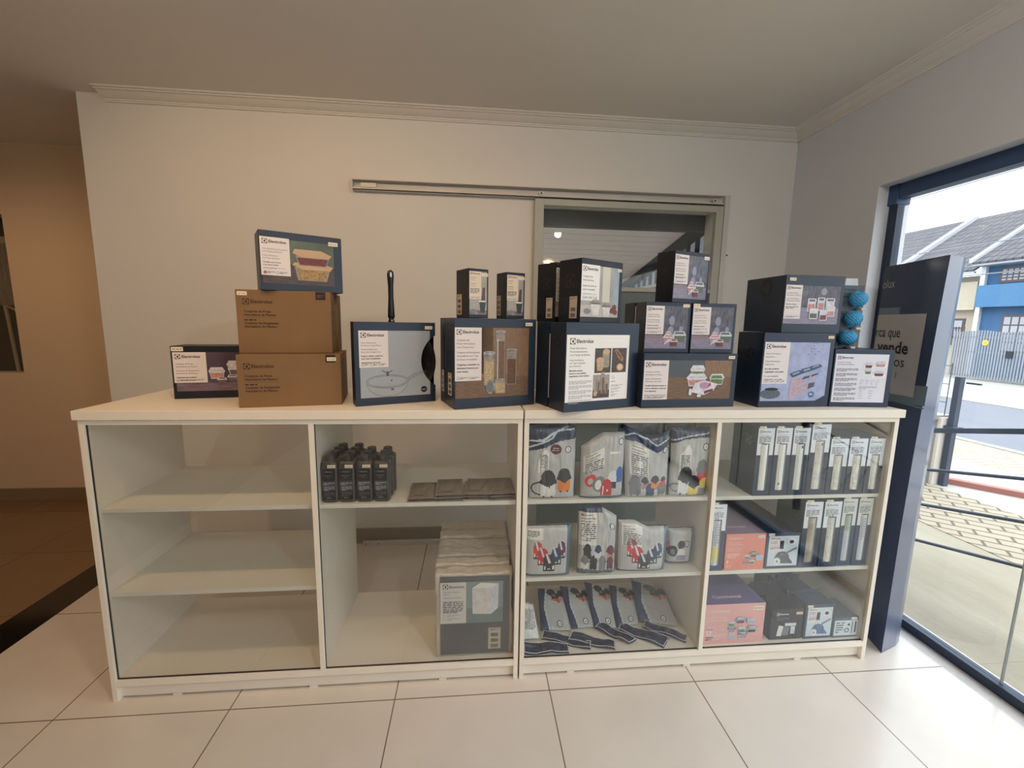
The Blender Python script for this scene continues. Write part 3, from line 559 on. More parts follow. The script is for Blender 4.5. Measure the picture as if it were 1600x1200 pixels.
# --- boxed wok ---------------------------------------------------------------
PALEB = pm('pale_grey_blue', (164, 174, 182), contrast=(154, 162, 168), vscale=5)
def wok():
    w_, h, d = .307, .314, .075
    o = thing('boxed_wok', 'square navy box with a black wok in it, handle sticking up', 'wok box', (-.433, .063, H), R(23.3)); cx, cy, r = .365, .165, .115
    # front card with the round cut-out at its edge
    arc = []
    for i in range(25):
        a = R(180+(-1)*0-90+i*180/24); x, y = cx+r*math.cos(math.pi-0+(-1)*(a-math.pi)) if 0 else 0, 0
    hx = lambda y: cx-math.sqrt(max(r*r-(y-cy)**2, 0))
    dy = math.sqrt(r*r-(cx-w_)**2); ys = [cy-dy+2*dy*i/24 for i in range(25)]
    out = [(0, 0), (w_, 0)]+[(hx(y), y) for y in ys]+[(w_, h), (0, h)]
    mb = MB()
    strips = [0]+ys+[h]
    for a, b in zip(strips, strips[1:]):
        xa, xb = (w_, w_) if (b <= ys[0]+1e-9 or a >= ys[-1]-1e-9) else (hx(a), hx(b))
        mb.face([(0, 0, a), (xa, 0, a), (xb, 0, b), (0, 0, b)], NAVY)
        mb.face([(0, .0015, a), (xa, .0015, a), (xb, .0015, b), (0, .0015, b)], NAVY2); mb.face([(xa, 0, a), (xa, .0015, a), (xb, .0015, b), (xb, 0, b)], NAVY2)
    mb.box((0, d-.0015, 0), (w_, d, h), NAVY2); mb.box((0, .0015, 0), (.0015, d-.0015, h), NAVY2); mb.box((0, .0015, 0), (w_, d-.0015, .0015), NAVY2)
    mb.box((w_-.0015, .0015, 0), (w_, d-.0015, ys[0]), NAVY); mb.box((w_-.0015, .0015, ys[-1]), (w_, d-.0015, h), NAVY); mb.box((w_-.0015, .020, ys[0]), (w_, d-.0015, ys[-1]), mat('box_inside', (40, 34, 30), .7))
    mb.box((0, .0015, h-.0015), (.125, d-.0015, h), NAVY); mb.box((.165, .0015, h-.0015), (w_, d-.0015, h), NAVY)
    mb.build('carton', o)
    pan = [[(.158+rr*math.cos(2*math.pi*k/40), yy, .159+rr*math.sin(2*math.pi*k/40)) for k in range(40)] for rr, yy in ((.001, .058), (.07, .056), (.12, .042), (.151, .012), (.1545, .010), (.149, .015), (.118, .040), (.07, .052), (.001, .054))]
    PANB = mat('black_nonstick', (14, 14, 15), .3, var=.1); MB().loft(pan, PANB, cap=False).build('wok_bowl', o, smooth=True)
    mb = MB(); prof_ = [(0, .010), (.006, .0135), (.03, .0125), (.08, .0098), (.12, .0100), (.15, .0122), (.165, .0128), (.176, .0105), (.181, .004)]
    rings = []
    for z, a in prof_:
        rings.append([(.145+a*math.cos(2*math.pi*k/16), .036+a*.62*math.sin(2*math.pi*k/16), h+.014+z) for k in range(16)])
    mb.loft(rings, mat('bakelite', (16, 16, 18), .3)); hd = mb.build('handle', o, smooth=True)
    MB().loft([[(.145+a*math.cos(2*math.pi*k/16), .036+a*.62*math.sin(2*math.pi*k/16), z) for k in range(16)] for z, a in ((h-.05, .011), (h+.004, .012), (h+.012, .0095), (h+.0145, .0105))], PANB).build('handle_socket', o, smooth=True)
    MB().tube([(.145, .0285, h+.006), (.145, .0265, h+.006)], .0035, STEELP, 12).build('rivet', o)
    # hanging eye through the handle end
    MB().loft([[(.145+.0034*s_*math.cos(2*math.pi*k/16), yy, h+.014+.163+.0095*s_*math.sin(2*math.pi*k/16)) for k in range(16)] for yy, s_ in ((.0268, 1), (.0455, 1))], mat('handle_eye_steel', (200, 194, 184), .3, metal=.6)).build('hanging_eye', hd)
    A = Art(face_front()); p = 'photo_panel'
    for a, b in zip([.030]+ys+[h-.032], ys+[h-.032]):
        pass
    st = sorted([.030, h-.032]+[y for y in ys if .030 < y < h-.032])
    for a, b in zip(st, st[1:]):
        g = lambda y: min(w_-.022, hx(y)-.001) if ys[0] <= y <= ys[-1] else w_-.022
        A.poly(p, [(.018, a), (g(a), a), (g(b), b), (.018, b)], PALEB, 1)
    label_panel(A, .016, .145, .122, h-.032, ['Wok Antiaderente', 'Electrolux Voyage 28 cm', '', 'Wok Antiadherente', 'Electrolux Voyage 28 cm', '', '*Preparo rápido e uniforme', '*com maior durabilidade', '', '*Acabamento soft touch'], .0072, 0, 3)
    A.small('back_text', .130, h-.055, .052, 12, .0068, LIGHT_INK, 2, 3); A.small('back_text', .130, h-.145, .052, 6, .0068, LIGHT_INK, 2, 5); A.small('back_text', .196, h-.055, .050, 8, .0068, LIGHT_INK, 2, 4); A.small('back_text', .196, h-.118, .044, 6, .0068, LIGHT_INK, 2, 6)
    q = 'line_drawing'; cu, cv = .118, .090
    A.ring(q, cu, cv, .080, .0014, GREY_INK, 3, 40, ry=.026); A.ring(q, cu, cv, .073, .0010, GREY_INK, 3, 40, ry=.021)
    A.line(q, [(cu+.078*math.cos(R(t)), cv-.002+.056*math.sin(R(t))) for t in range(188, 354, 8)], .0012, GREY_INK, 3)
    A.line(q, [(cu+.076, cv+.010), (cu+.10, cv+.024), (cu+.135, cv+.034), (cu+.150, cv+.035)], .0013, GREY_INK, 3); A.line(q, [(cu+.080, cv+.004), (cu+.10, cv+.014), (cu+.135, cv+.028), (cu+.150, cv+.031)], .0011, GREY_INK, 3)
    A.line(q, [(cu-.020, cv+.042), (cu-.010, cv+.036), (cu+.010, cv+.036), (cu+.018, cv+.042)], .003, GREY_INK, 3); A.rect(q, cu-.005, cv+.022, cu+.005, cv+.035, GREY_INK, 3); A.ell(q, cu+.014, cv+.003, .003, .003, GREY_INK, 3); A.rect(q, cu+.012, cv-.035, cu+.022, cv-.028, GREY_INK, 3)
    A.ell('round_seal', w_-.048, .052, .0125, .0125, INK, 2); A.text('round_seal', '5 anos', w_-.057, .050, .0055, WHITE, 3, True)
    sticker(A, w_-.042, h-.026, .030)
    A.build(o)
wok()
# --- jars box and the one behind --------------------------------------------
def f_jars(A, w_, h):
    p = 'photo_panel'; A.rect(p, .004, .040, w_-.030, .115, WOODP, 1); A.rect(p, .004, .115, w_-.030, h-.034, WOODV, 1); A.rect(p, .10, .13, .150, h-.034, GREENBG, 1)
    jar(A, .113, .085, .042, .110, PASTA); jar(A, .161, .070, .036, .205, SPAG, k=3, fl=.88); jar(A, .205, .085, .040, .120, TEA)
    A.rrect(p, .158, .052, .200, .110, .004, GLASSP, 7); A.rrect(p, .161, .055, .197, .090, .003, PASTA, 8)
    A.ell(p, .140, .080, .019, .028, STEELP, 9); A.ell(p, .138, .080, .013, .021, pm('dull_steel', (110, 110, 112)), 10)
    label_panel(A, .002, .105, .104, h-.034, ['Conjunto de', 'Potes Herméticos', 'com Tampa Inox', '', 'Conjunto de Recipientes', 'Herméticos con Tapa', 'de Acero Inoxidable', '', '*Organiza e mantém os', '*alimentos frescos por', '*mais tempo'], .0094, 0, 2, logo=.017)
    sticker(A, w_-.046, h-.026, .030)
def l_jars(A, d, h):
    symbol(A, 'side_emblem', d*.3, h*.72, d*.5, GHOST, NAVY2, 1); barcode(A, d*.30, .045, d*.42, .085); A.small('side_text', d*.2, h*.62, d*.6, 12, .009, GHOST, 1)
carton('jar_box', 'navy box picturing steel-lidded jars of pasta and tea, beside the wok box', (-.068, .006, H), 18.6, .327, .118, .334, f_jars, l_jars, group='storage jar boxes', lid=False)
carton('jar_box', 'navy box hidden behind the jar box, only its side edge with barcodes showing', (-.107, .128, H), 20.0, .30, .071, .334, f_jars, l_jars, group='storage jar boxes', lid=False)
def f_small(A, w_, h):
    p = 'photo_panel'; blur_bg(A, .003, .012, w_-.006, h-.010, .028, CLOTH, MTAB); A.poly(p, [(.048, .020), (.064, .020), (.070, .060), (.042, .060)], pm('dark_bottle', (44, 56, 56)), 3); A.poly(p, [(.050, .056), (.066, .056), (.066, .11), (.056, .11)], pm('brown_cap', (84, 66, 62)), 3)
    A.ell(p, .018, .024, .015, .008, GRV, 3); A.ell(p, .030, .019, .007, .006, GLASSP, 4); A.rect(p, .04, .058, .068, .063, WHV, 4)
    label_panel(A, .002, .068, .050, h-.010, ['Limpador', 'de Inox', '', 'Limpiador', 'de Acero'], .0062, 4, 2, mat('warm_label', (224, 208, 188), .5)); sticker(A, w_-.029, h-.026, .026)
def l_small(A, d, h):
    barcode(A, d*.08, .012, d*.38, .075); A.small('side_text', d*.1, h*.9, d*.6, 10, .006, GHOST, 1); A.text('side_text', 'Electrolux', d*.12, h*.40, .008, GREY_INK, 1, True)
carton('slim_box', 'slim dark box with a narrow label, standing on the jar box, nearer the wok handle', (-.017, .030, 1.4522), 27, .080, .105, .176, f_small, l_small, group='slim boxes on the jar box', body=NAVY2, lid=False)
carton('slim_box', 'slim dark box with a narrow label, standing on the jar box, nearer the bowl boxes', (.123, .085, 1.4522), 24.7, .080, .080, .172, f_small, l_small, group='slim boxes on the jar box', body=NAVY2, lid=False)
# --- bamboo box --------------------------------------------------------------
def f_bam(A, w_, h):
    p = 'printed_label'; A.rect(p, .004, .036, w_-.045, h-.044, WHITE, 1); brand(A, p, .018, h-.078, .022, light=WHITE, k=2)
    y = h-.095
    for t, s_, b in (('Potes Herméticos', .0098, 0), ('Porta-mantimentos', .0098, 0), ('com Tampa de Bambu', .0098, 0), ('', 0, 0), ('Cajas Herméticas', .0085, 0), ('con Tapa de Bambú', .0085, 0), ('para alimentos', .0085, 0), ('', 0, 0), ('Mantenha sempre', .008, 1), ('frescos e com validade', .008, 1), ('organizados e bem selados', .008, 1)):
        if not t: y -= .006; continue
        A.text(p, t, .018, y, s_, INK if b else GREY_INK, 2, bool(b), fit=.105); y -= s_*1.25
    for i in range(5): A.small(p, .018, y-.006-i*.018, .100, 3, .0048, LIGHT_INK, 2, i)
    q = 'photo_panel'; A.rect(q, .128, .140, .202, .232, DKWOOD, 2); A.rect(q, .206, .140, w_-.056, .232, DKWOOD, 2); A.rect(q, .124, .046, .200, .134, CLOTH, 2); A.rect(q, .124, .046, .200, .075, DKWOOD, 3)
    A.rrect(q, .162, .160, .194, .222, .006, GLASSP, 3); A.ell(q, .179, .219, .016, .011, LIDB, 4); A.poly(q, [(.140, .148), (.164, .148), (.170, .186), (.134, .186)], PASTA, 5); A.ell(q, .152, .188, .018, .011, LIDB, 6)
    A.poly(q, [(.216, .226), (.232, .228), (.262, .190), (.256, .180), (.236, .194)], SALAD, 4); A.poly(q, [(.222, .222), (.230, .222), (.252, .192), (.248, .188)], BERRY, 5); A.ell(q, .245, .160, .016, .014, LIDB, 5); A.ell(q, .245, .160, .012, .010, pm('bamboo_pale', (226, 190, 150)), 6)
    for x, hh in ((.140, .055), (.160, .075), (.178, .045)): jar(A, x, .062, .014, hh, SPAG, LIDB, 5)
    A.ell(q, .134, .064, .008, .011, LIDB, 8)
    A.ring(p, .216, .122, .006, .001, GREY_INK, 2, 12); A.small(p, .208, .106, .040, 1, .005, GREY_INK, 2)
    for i in range(4): A.small(p, .208, .092-i*.012, .055-.008*i, 2, .0045, LIGHT_INK, 2, i)
def l_bam(A, d, h): symbol(A, 'side_emblem', d*.30, h*.70, d*.45, GHOST, NAVY2, 1)
carton('jar_box', 'navy box with a large white back label and bamboo-lid photos, overhanging the counter front', (.326, -.051, H), 20.4, .331, .108, .325, f_bam, l_bam, group='bamboo-lid jar boxes')
carton('jar_box', 'navy box directly behind the white-labelled bamboo-lid box, only its dark side visible', (.284, .064, H), 19.2, .331, .095, .325, f_bam, l_bam, group='bamboo-lid jar boxes')
# --- bowl boxes on top ---------------------------------------------------------
def f_pots(A, w_, h):
    p = 'photo_panel'; A.rect(p, .001, .020, w_-.018, .062, pm('cream_table', (190, 180, 170)), 1); A.rect(p, .001, .062, w_-.018, h-.022, CLOTH, 1); A.rect(p, .110, .075, .150, h-.022, pm('pale_curtain', (210, 204, 190)), 2); A.rect(p, .168, .062, w_-.018, h-.022, SKYG, 2)
    for x, y, s_ in ((.050, .026, .052), (.112, .022, .046)):
        A.poly(p, [(x+s_*.2, y), (x+s_*.8, y), (x+s_, y+s_*.8), (x, y+s_*.8)], MILK, 4); A.rect(p, x-.002, y+s_*.76, x+s_+.002, y+s_*.88, GRV, 5); A.ell(p, x+s_*.5, y+s_*.95, s_*.42, s_*.14, GLASSP, 5)
    for x, y in ((.165, .045), (.178, .058), (.184, .040)): A.ell(p, x, y, .011, .010, BERRY, 6)
    A.ell(p, .034, .040, .018, .010, GRV, 3)
    label_panel(A, .001, .078, .094, h-.020, ['Conjunto de', 'bowls de inox', '', 'Juego de bowls de', 'acero inoxidable'], .0095, 4, 3, WHITE); sticker(A, w_-.030, h-.034, .024)
def l_pots(A, d, h):
    symbol(A, 'side_emblem', d*.32, h*.56, d*.40, GHOST, NAVY2, 1); barcode(A, d*.52, .014, d*.34, .078, 2); A.small('side_text', d*.05, h*.40, d*.4, 11, .006, GHOST, 1)
carton('bowl_box', 'film-wrapped box with a pale picture of white bowls, top of the bamboo-lid boxes', (.378, -.030, H+.3257), 31, .218, .115, .224, f_pots, l_pots, group='bowl boxes', body=NAVY2)
carton('bowl_box', 'dark box behind the film-wrapped bowl box, its barcode side showing across a gap', (.312, .100, H+.3257), 33, .218, .105, .224, f_pots, l_pots, group='bowl boxes', body=NAVY2)
# --- glass container boxes ------------------------------------------------------
def f_vidro(A, w_, h):
    p = 'photo_panel'; A.rect(p, .004, .034, w_-.022, .120, WOODP, 1); A.rect(p, .004, .120, .26, h-.026, pm('slate_wall', (78, 84, 92)), 1); A.rect(p, .26, .120, w_-.022, h-.026, WOODV, 1)
    tub(A, .185, .085, .085, .050, FROST, FROST, SALM); tub(A, .198, .118, .062, .050, FROST, FROST, GREENS); tub(A, .282, .090, .064, .044, FROST, FROST, GREENS)
    A.poly(p, [(.288, .116), (.338, .116), (.332, .128), (.294, .128)], GREENS, 9)
    A.poly(p, [(.205, .062), (.262, .050), (.302, .068), (.318, .094), (.262, .108), (.220, .098)], FROST, 10); A.ell(p, .262, .088, .022, .014, pm('onion', (196, 170, 196), contrast=(150, 110, 150), vscale=200), 11); A.poly(p, [(.262, .054), (.298, .066), (.300, .076), (.262, .066)], BERRY, 11); A.poly(p, [(.276, .086), (.290, .086), (.286, .104)], SCAR, 11); A.rrect(p, .196, .050, .208, .076, .004, FROST, 11); A.rrect(p, .232, .042, .250, .054, .004, FROST, 11)
    label_panel(A, .004, .034, .106, h-.026, ['Conjunto de Potes', 'Herméticos de Vidro', '', 'Juego de Recipientes', 'Herméticos de Vidrio', '', '*Versátil: ideal para preparar e', '*servir os alimentos, conservar', '*com segurança', '', 'Desde el freezer hasta el horno', 'los recipientes facilitan'], .0078, 0, 3)
    sticker(A, w_-.040, h-.020, .028)
carton('container_box', 'long low navy box picturing glass tubs on a wooden table, resting on the countertop', (.647, .030, H), 4.8, .399, .25, .2126, f_vidro, l_plain)
def f_v(A, w_, h):
    p = 'photo_panel'; blur_bg(A, .003, .016, w_-.012, h-.014, .062, GREYBG, LAVT); A.rect(p, .003, .055, .075, .068, pm('rose_strip', (140, 118, 128)), 2)
    for x, y, a in ((.112, .125, .012), (.108, .085, .012), (.152, .092, .008)): A.ell(p, x, y, a, a*1.5, pm('bokeh', (142, 148, 172)), 2)
    tub(A, .078, .040, .048, .030, FROST, SALM); tub(A, .086, .062, .028, .022, SALM, FROST); tub(A, .118, .042, .056, .042, FROST, GREENBG, k=3); A.poly(p, [(.082, .030), (.106, .044), (.112, .054), (.098, .052), (.084, .038)], FROST, 9); tub(A, .108, .026, .032, .028, FROST, BERRY, k=9)
    label_panel(A, .003, .072, .078, h-.014, ['Conjunto de Potes', 'Herméticos de Vidro', '', 'Juego de Recipientes', 'Herméticos de Vidrio', '', '*Ideal para preparar'], .0062, 2, 1)
def mk(st):
    def f(A, w_, h): f_v(A, w_, h); sticker(A, *st(w_, h))
    return f
carton('container_box', 'small navy box with blurred tub picture and peach tag, beside the bowl boxes', (.663, .078, H+.2135), 4, .190, .085, .195, mk(lambda w_, h: (w_-.036, h-.018, .028)), l_plain, group='small container boxes')
carton('container_box', 'dark box edge right behind the small grey-pictured box next to the bowl boxes', (.652, .168, H+.2135), 2, .190, .100, .195, f_v, l_plain, group='small container boxes', body=NAVY2)
carton('container_box', 'small navy box with blurred tub picture and pale tag above its logo', (.857, .088, H+.2135), 2.6, .187, .09, .194, mk(lambda w_, h: (.002, h-.014, .028)), l_plain, group='small container boxes')
def f_tall(A, w_, h):
    f_v(A, w_, h); sticker(A, w_-.036, h-.024, .030, WHITE)
carton('container_box', 'shiny film-wrapped container box turned at an angle, topmost over the two small boxes', (.771, .090, H+.2135+.1965), 22.4, .200, .089, .197, f_tall, l_plain, body=NAVY2)
# --- experience box ----------------------------------------------------------------
def f_exp(A, w_, h):
    p = 'photo_panel'; A.rect(p, .006, .026, w_-.020, h-.036, LILAC, 1)
    A.ell(p, .048, .055, .045, .020, pm('grey_greens', (96, 112, 122), contrast=(60, 74, 84), vscale=200), 3); A.ell(p, .052, .074, .030, .006, INK, 4)
    A.poly(p, [(.130, .042), (.142, .034), (.190, .056), (.182, .124), (.134, .118)], PINKP, 3); A.poly(p, [(.180, .058), (.212, .070), (.214, .112), (.184, .104)], PINKP, 4); A.poly(p, [(.212, .074), (.240, .084), (.242, .102), (.214, .098)], pm('dark_grain', (96, 92, 110), contrast=(60, 56, 72), vscale=300), 4)
    A.poly(p, [(.212, .108), (.244, .118), (.246, .136), (.214, .130)], PINKP, 4)
    for q in ([(.128, .130), (.142, .122), (.190, .140), (.176, .150), (.166, .150), (.130, .138)], [(.176, .150), (.190, .140), (.232, .152), (.214, .164), (.178, .156)], [(.212, .160), (.232, .152), (.268, .166), (.256, .176), (.214, .166)], [(.184, .112), (.214, .122), (.216, .130), (.190, .124)], [(.222, .124), (.252, .134), (.254, .140), (.224, .132)]): A.poly(p, q, TEALL, 6)
    for q in ([(.140, .131), (.170, .142), (.164, .146), (.136, .136)], [(.186, .146), (.216, .155), (.210, .160), (.184, .152)], [(.222, .160), (.254, .170), (.248, .173), (.222, .164)]): A.poly(p, q, SKYG, 7)
    for i in range(9): A.ell(p, .2+.004*i+(i % 3)*.006, .215+(i*7 % 5)*.011, .003, .0016, pm('leaf_dark', (70, 78, 96)), 3)
    A.ell('round_seal', .232, .052, .013, .013, pm('seal_blue', (70, 110, 146)), 5); A.text('round_seal', 'BPA', .223, .050, .0085, WHITE, 6, True); A.poly(p, [(w_-.062, .026), (w_-.020, .026), (w_-.020, .048)], SLATE, 4)
    label_panel(A, .006, .096, .116, h-.036, ['Potes Herméticos', 'Experience', '', 'Potes Herméticos', 'Experience', '', '*Sua vida saudável,', '*organizada e com estilo', '', 'Tu vida saludable,', 'organizada y con estilo'], .0088, 0, 4)
    sticker(A, w_-.034, h-.020, .026)
def l_exp(A, d, h): symbol(A, 'side_emblem', d*.36, h*.62, d*.36, GHOST, NAVY2, 1)
carton('container_box', 'navy box with lavender photo of grain containers, lower of the two near the window end', (1.137, .046, H), 2.8, .314, .156, .298, f_exp, l_exp)
def f_up(A, w_, h):
    p = 'photo_panel'; blur_bg(A, .003, .036, w_-.016, h-.040, .100, GREYBG, LAVT); A.ell(p, .17, .165, .012, .014, pm('bokeh2', (148, 150, 172)), 2)
    for x, y, s_, f in ((.102, .085, .036, SALM), (.145, .090, .032, SALM), (.182, .088, .038, FROST)): A.rrect(p, x, y, x+s_, y+.045, .004, FROST, 3); A.rect(p, x+.004, y+.004, x+s_-.004, y+.030, f, 4); A.rrect(p, x-.001, y+.036, x+s_+.001, y+.052, .004, FROST, 5); A.rect(p, x+.005, y+.040, x+s_-.005, y+.048, MTAB, 6)
    for x, y, s_, f in ((.112, .056, .038, GREENBG), (.158, .050, .034, BERRY), (.188, .066, .036, SALM)): A.rrect(p, x, y, x+s_, y+.036, .004, FROST, 7); A.rect(p, x+.004, y+.004, x+s_-.004, y+.022, f, 8); A.rrect(p, x-.001, y+.028, x+s_+.001, y+.042, .004, FROST, 9)
    label_panel(A, .003, .056, .074, h-.038, ['Conjunto de Potes', 'Herméticos de Plástico', '', 'Juego de Recipientes', 'Herméticos de Plástico', '', '*Pode ir ao freezer'], .0064, 2, 1)
    sticker(A, .014, h-.022, .028)
carton('container_box', 'slate-blue box picturing many small tubs, on top of the lavender-photo box', (1.227, .078, H+.2990), 1.7, .257, .235, .226, f_up, l_exp, body=NAVY)
def f_plast(A, w_, h):
    p = 'printed_label'; A.rect(p, .006, .020, w_-.022, h-.018, mat('cool_label', (222, 222, 232), .45, var=.01), 1); brand(A, p, .014, h-.040, .014, light=PAPER, k=2)
    A.text(p, 'Conjunto de Potes', .014, h-.054, .0075, GREY_INK, 2); A.text(p, 'Herméticos de Plástico', .014, h-.063, .0075, GREY_INK, 2)
    for i in range(7): A.small(p, .014, h-.078-i*.020, .090, 3, .0048, GREY_INK, 2, i)
    q = 'photo_panel'
    for x, y, s_, f in ((.128, h-.075, .034, BERRY), (.130, h-.100, .030, GREENS), (.170, h-.070, .046, SALM), (.168, h-.108, .046, BERRY)): A.rect(q, x-.003, y-.003, x+s_+.003, y+.024, WHITE, 2); tub(A, x, y, s_, .024, FROST, FROST, f, 3)
    for i in range(4): A.ring(p, .124+.022*i, h-.128, .006, .0008, GREY_INK, 2, 14); A.small(p, .118+.022*i, h-.139, .013, 1, .004, GREY_INK, 2)
    A.small(p, .116, h-.150, .075, 3, .0048, LIGHT_INK, 2, 3)
    for i in range(4): A.small(p, .118, h-.168-i*.010, .030, 1, .0045, LIGHT_INK, 2, i); A.small(p, .158, h-.168-i*.010, .030, 1, .0045, LIGHT_INK, 2, i+5)
carton('container_box', 'navy box with a white specification label, last on the counter by the window', (1.457, .062, H), -4, .247, .19, .236, f_plast, l_plain)
# --- pack of blue dryer balls ----------------------------------------------------------
def balls():
    o = thing('ball_pack', 'narrow hanging pack of three spiky blue dryer balls above the white-labelled box', 'ball pack', (1.530, .150, H+.2365), R(2)); CARD = mat('ball_card', (84, 96, 108), .45)
    mb = MB(); mb.prism([(0, 0, 0), (.070, 0, 0), (.076, 0, .10), (.088, 0, .17), (.098, 0, .22), (.108, 0, .255), (.108, 0, .262), (0, 0, .262)], (0, 0, 0), (0, .0015, 0), CARD); mb.build('backing_card', o, .0003)
    MB().prism([(.012, 0, .262), (.075, 0, .262), (.070, 0, .290), (.016, 0, .290)], (0, 0, 0), (0, .0015, 0), mat('hang_tab_foil', (196, 206, 210), .25)).build('hang_tab', o)
    MB().box((0, .0015, 0), (.070, .055, .20), CARD).build('carton', o)
    SPK = mat('blue_rubber', (62, 156, 206), .45, var=.1)
    for i, (x, z) in enumerate(((.060, .205), (.048, .125), (.034, .045))):
        bm = bmesh.new(); bmesh.ops.create_uvsphere(bm, u_segments=56, v_segments=36, radius=.031)
        for v in bm.verts:
            t_, f_ = math.atan2(v.co.y, v.co.x), math.asin(max(-1, min(1, v.co.z/.031))); v.co *= 1+.09*max(0, math.cos(14*t_)*math.cos(16*f_))
        me = bpy.data.meshes.new('dryer_ball'); bm.to_mesh(me); bm.free(); me.materials.append(SPK); b = bpy.data.objects.new('dryer_ball', me); C.objects.link(b); b.parent = o; b.location = (x, -.024, z)
        part(o, 'clear_strap', (x-.012+.026, -.030, z-.046), (x+.036, -.001, z-.036), mat('strap_white', (214, 214, 208), .3), .002)
    A = Art(face_front()); p = 'printed_lettering'; brand(A, p, .010, .238, .012, light=CARD, k=1); A.text(p, 'Bolas para secadora', .010, .226, .0075, INK, 1, True, fit=.08); A.small('side_text', .010, .218, .05, 2, .005, INK, 1)
    for i in range(5): A.small('side_text', .004, .19-i*.035, .016, 4, .005, INK, 1, i)
    A.build(o)
balls()

# ================================================================ goods inside the counters
# --- dark bottles -------------------------------------------------------------
BOT = mat('dark_bottle_plastic', (70, 68, 68), .35, var=.05); CAPM = mat('bottle_cap', (52, 51, 52), .35)
def bottle():
    o = thing('cleaner_bottle', 'b', 'bottle')
    def ring(w_, d, z, n=24, e=.5):
        q = []
        for k in range(n):
            a = 2*math.pi*k/n; c, s = math.cos(a), math.sin(a); q.append((math.copysign(abs(c)**e, c)*w_, math.copysign(abs(s)**e, s)*d, z))
        return q
    MB().loft([ring(.027, .019, 0), ring(.030, .0215, .003), ring(.0305, .022, .02), ring(.0305, .022, .145), ring(.029, .021, .153), ring(.022, .018, .158, e=.8), ring(.017, .016, .160, e=1)], BOT).build('bottle_body', o, smooth=True)
    MB().loft([ring(.0165, .0165, .158, e=1), ring(.0175, .0175, .161, e=1), ring(.0175, .0175, .176, e=1), ring(.0165, .0165, .180, e=1), ring(.015, .015, .181, e=1)], CAPM).build('cap', o, smooth=False)
    A = Art(lambda u, v, k: (u, -.0224-EPS*k, v)); p = 'front_label'; A.rrect(p, -.024, .012, .023, .132, .003, INK, 1); A.rect(p, -.024, .050, .023, .085, mat('mid_label', (66, 74, 80), .4), 2)
    symbol(A, p, -.021, .118, .007, GREY_INK, INK, 2); A.text(p, 'Electrolux', -.012, .1195, .0062, LIGHT_INK, 2, True); A.text(p, 'Limpa Vidros', -.018, .105, .0055, LIGHT_INK, 2); A.text(p, 'e Inox', -.010, .098, .0055, LIGHT_INK, 2)
    A.small(p, -.020, .078, .04, 2, .006, LIGHT_INK, 3); A.small(p, -.018, .062, .036, 3, .006, LIGHT_INK, 3, 2); A.small(p, -.018, .040, .036, 3, .006, GREY_INK, 3, 4); A.text(p, '500 ml', -.010, .018, .006, LIGHT_INK, 3, True)
    A.rrect('price_sticker', -.004, .136, .025, .148, .001, STICK, 1); A.text('price_sticker', 'R$ 39,90', 0, .139, .0055, STICK_INK, 2, True); A.build(o); return o
b0 = bottle(); cols = [(-.535, 4, 'the row by the divider'), (-.472, 4, 'the second row from the divider'), (-.408, 3, 'the third row from the divider'), (-.345, 3, 'the outermost row')]
rows = ['front bottle of', 'second bottle back in', 'third bottle back in', 'rearmost bottle of']
first = True
for x, n, cw in cols:
    for i in range(n):
        lb = 'dark grey cleaner bottle, '+rows[i]+' '+cw; loc = (x+.002*i, .062+i*.050, Z1)
        if first: b0.location = loc; b0['label'] = lb; b0['group'] = 'cleaner bottles on the shelf'; first = False
        else: dup(b0, loc, 0, lb, 'cleaner bottles on the shelf')
# --- flat grey cloth packets -----------------------------------------------------
CLOTHM = mat('grey_microfibre', (128, 119, 106), .85, var=.15, vscale=40, bump=.4, bscale=300); FILM = glass('packet_film', (.93, .93, .93)); PEDGE = mat('packet_edge', (146, 132, 126), .3, var=.2, vscale=80)
def packet():
    o = thing('cloth_packet', 'b', 'packet'); w_, d, t = .098, .16, .009
    mb = MB(); N = 12; vs = []
    for j in range(N+1):
        for i in range(N+1):
            u, v = i/N, j/N; e = min(u, 1-u, v, 1-v); vs.append((u*w_, v*d, .0012+t*min(1, e*7)**.6*(.85+.3*noise.noise(Vector((u*5, v*5, 1))))))
    mb.geo(vs+[(x, y, 0) for x, y, z in vs], [(j*(N+1)+i, j*(N+1)+i+1, (j+1)*(N+1)+i+1, (j+1)*(N+1)+i) for j in range(N) for i in range(N)]+[((N+1)**2+(j+1)*(N+1)+i, (N+1)**2+(j+1)*(N+1)+i+1, (N+1)**2+j*(N+1)+i+1, (N+1)**2+j*(N+1)+i) for j in range(N) for i in range(N)], CLOTHM)
    mb.build('folded_cloth', o, smooth=True)
    mb = MB()
    for a, b in (((-.004, -.004), (w_+.004, 0)), ((-.004, d), (w_+.004, d+.004)), ((-.004, 0), (0, d)), ((w_, 0), (w_+.004, d))): mb.box((a[0], a[1], .001), (b[0], b[1], .0028), PEDGE)
    mb.build('sealed_edge', o)
    mb = MB().prism([(.014, .012, 0), (.056, .012, 0), (.060, .05, 0), (.082, .13, 0), (.060, .135, 0), (.040, .05, 0)], (0, 0, .0105), (0, 0, .0012), mat('packet_tab', (124, 114, 104), .5, var=.1)); mb.build('folded_tab', o); return o
p0 = packet(); fp = True
sn = ['by the bottles', 'second from the bottles', 'third from the bottles', 'against the counter side']
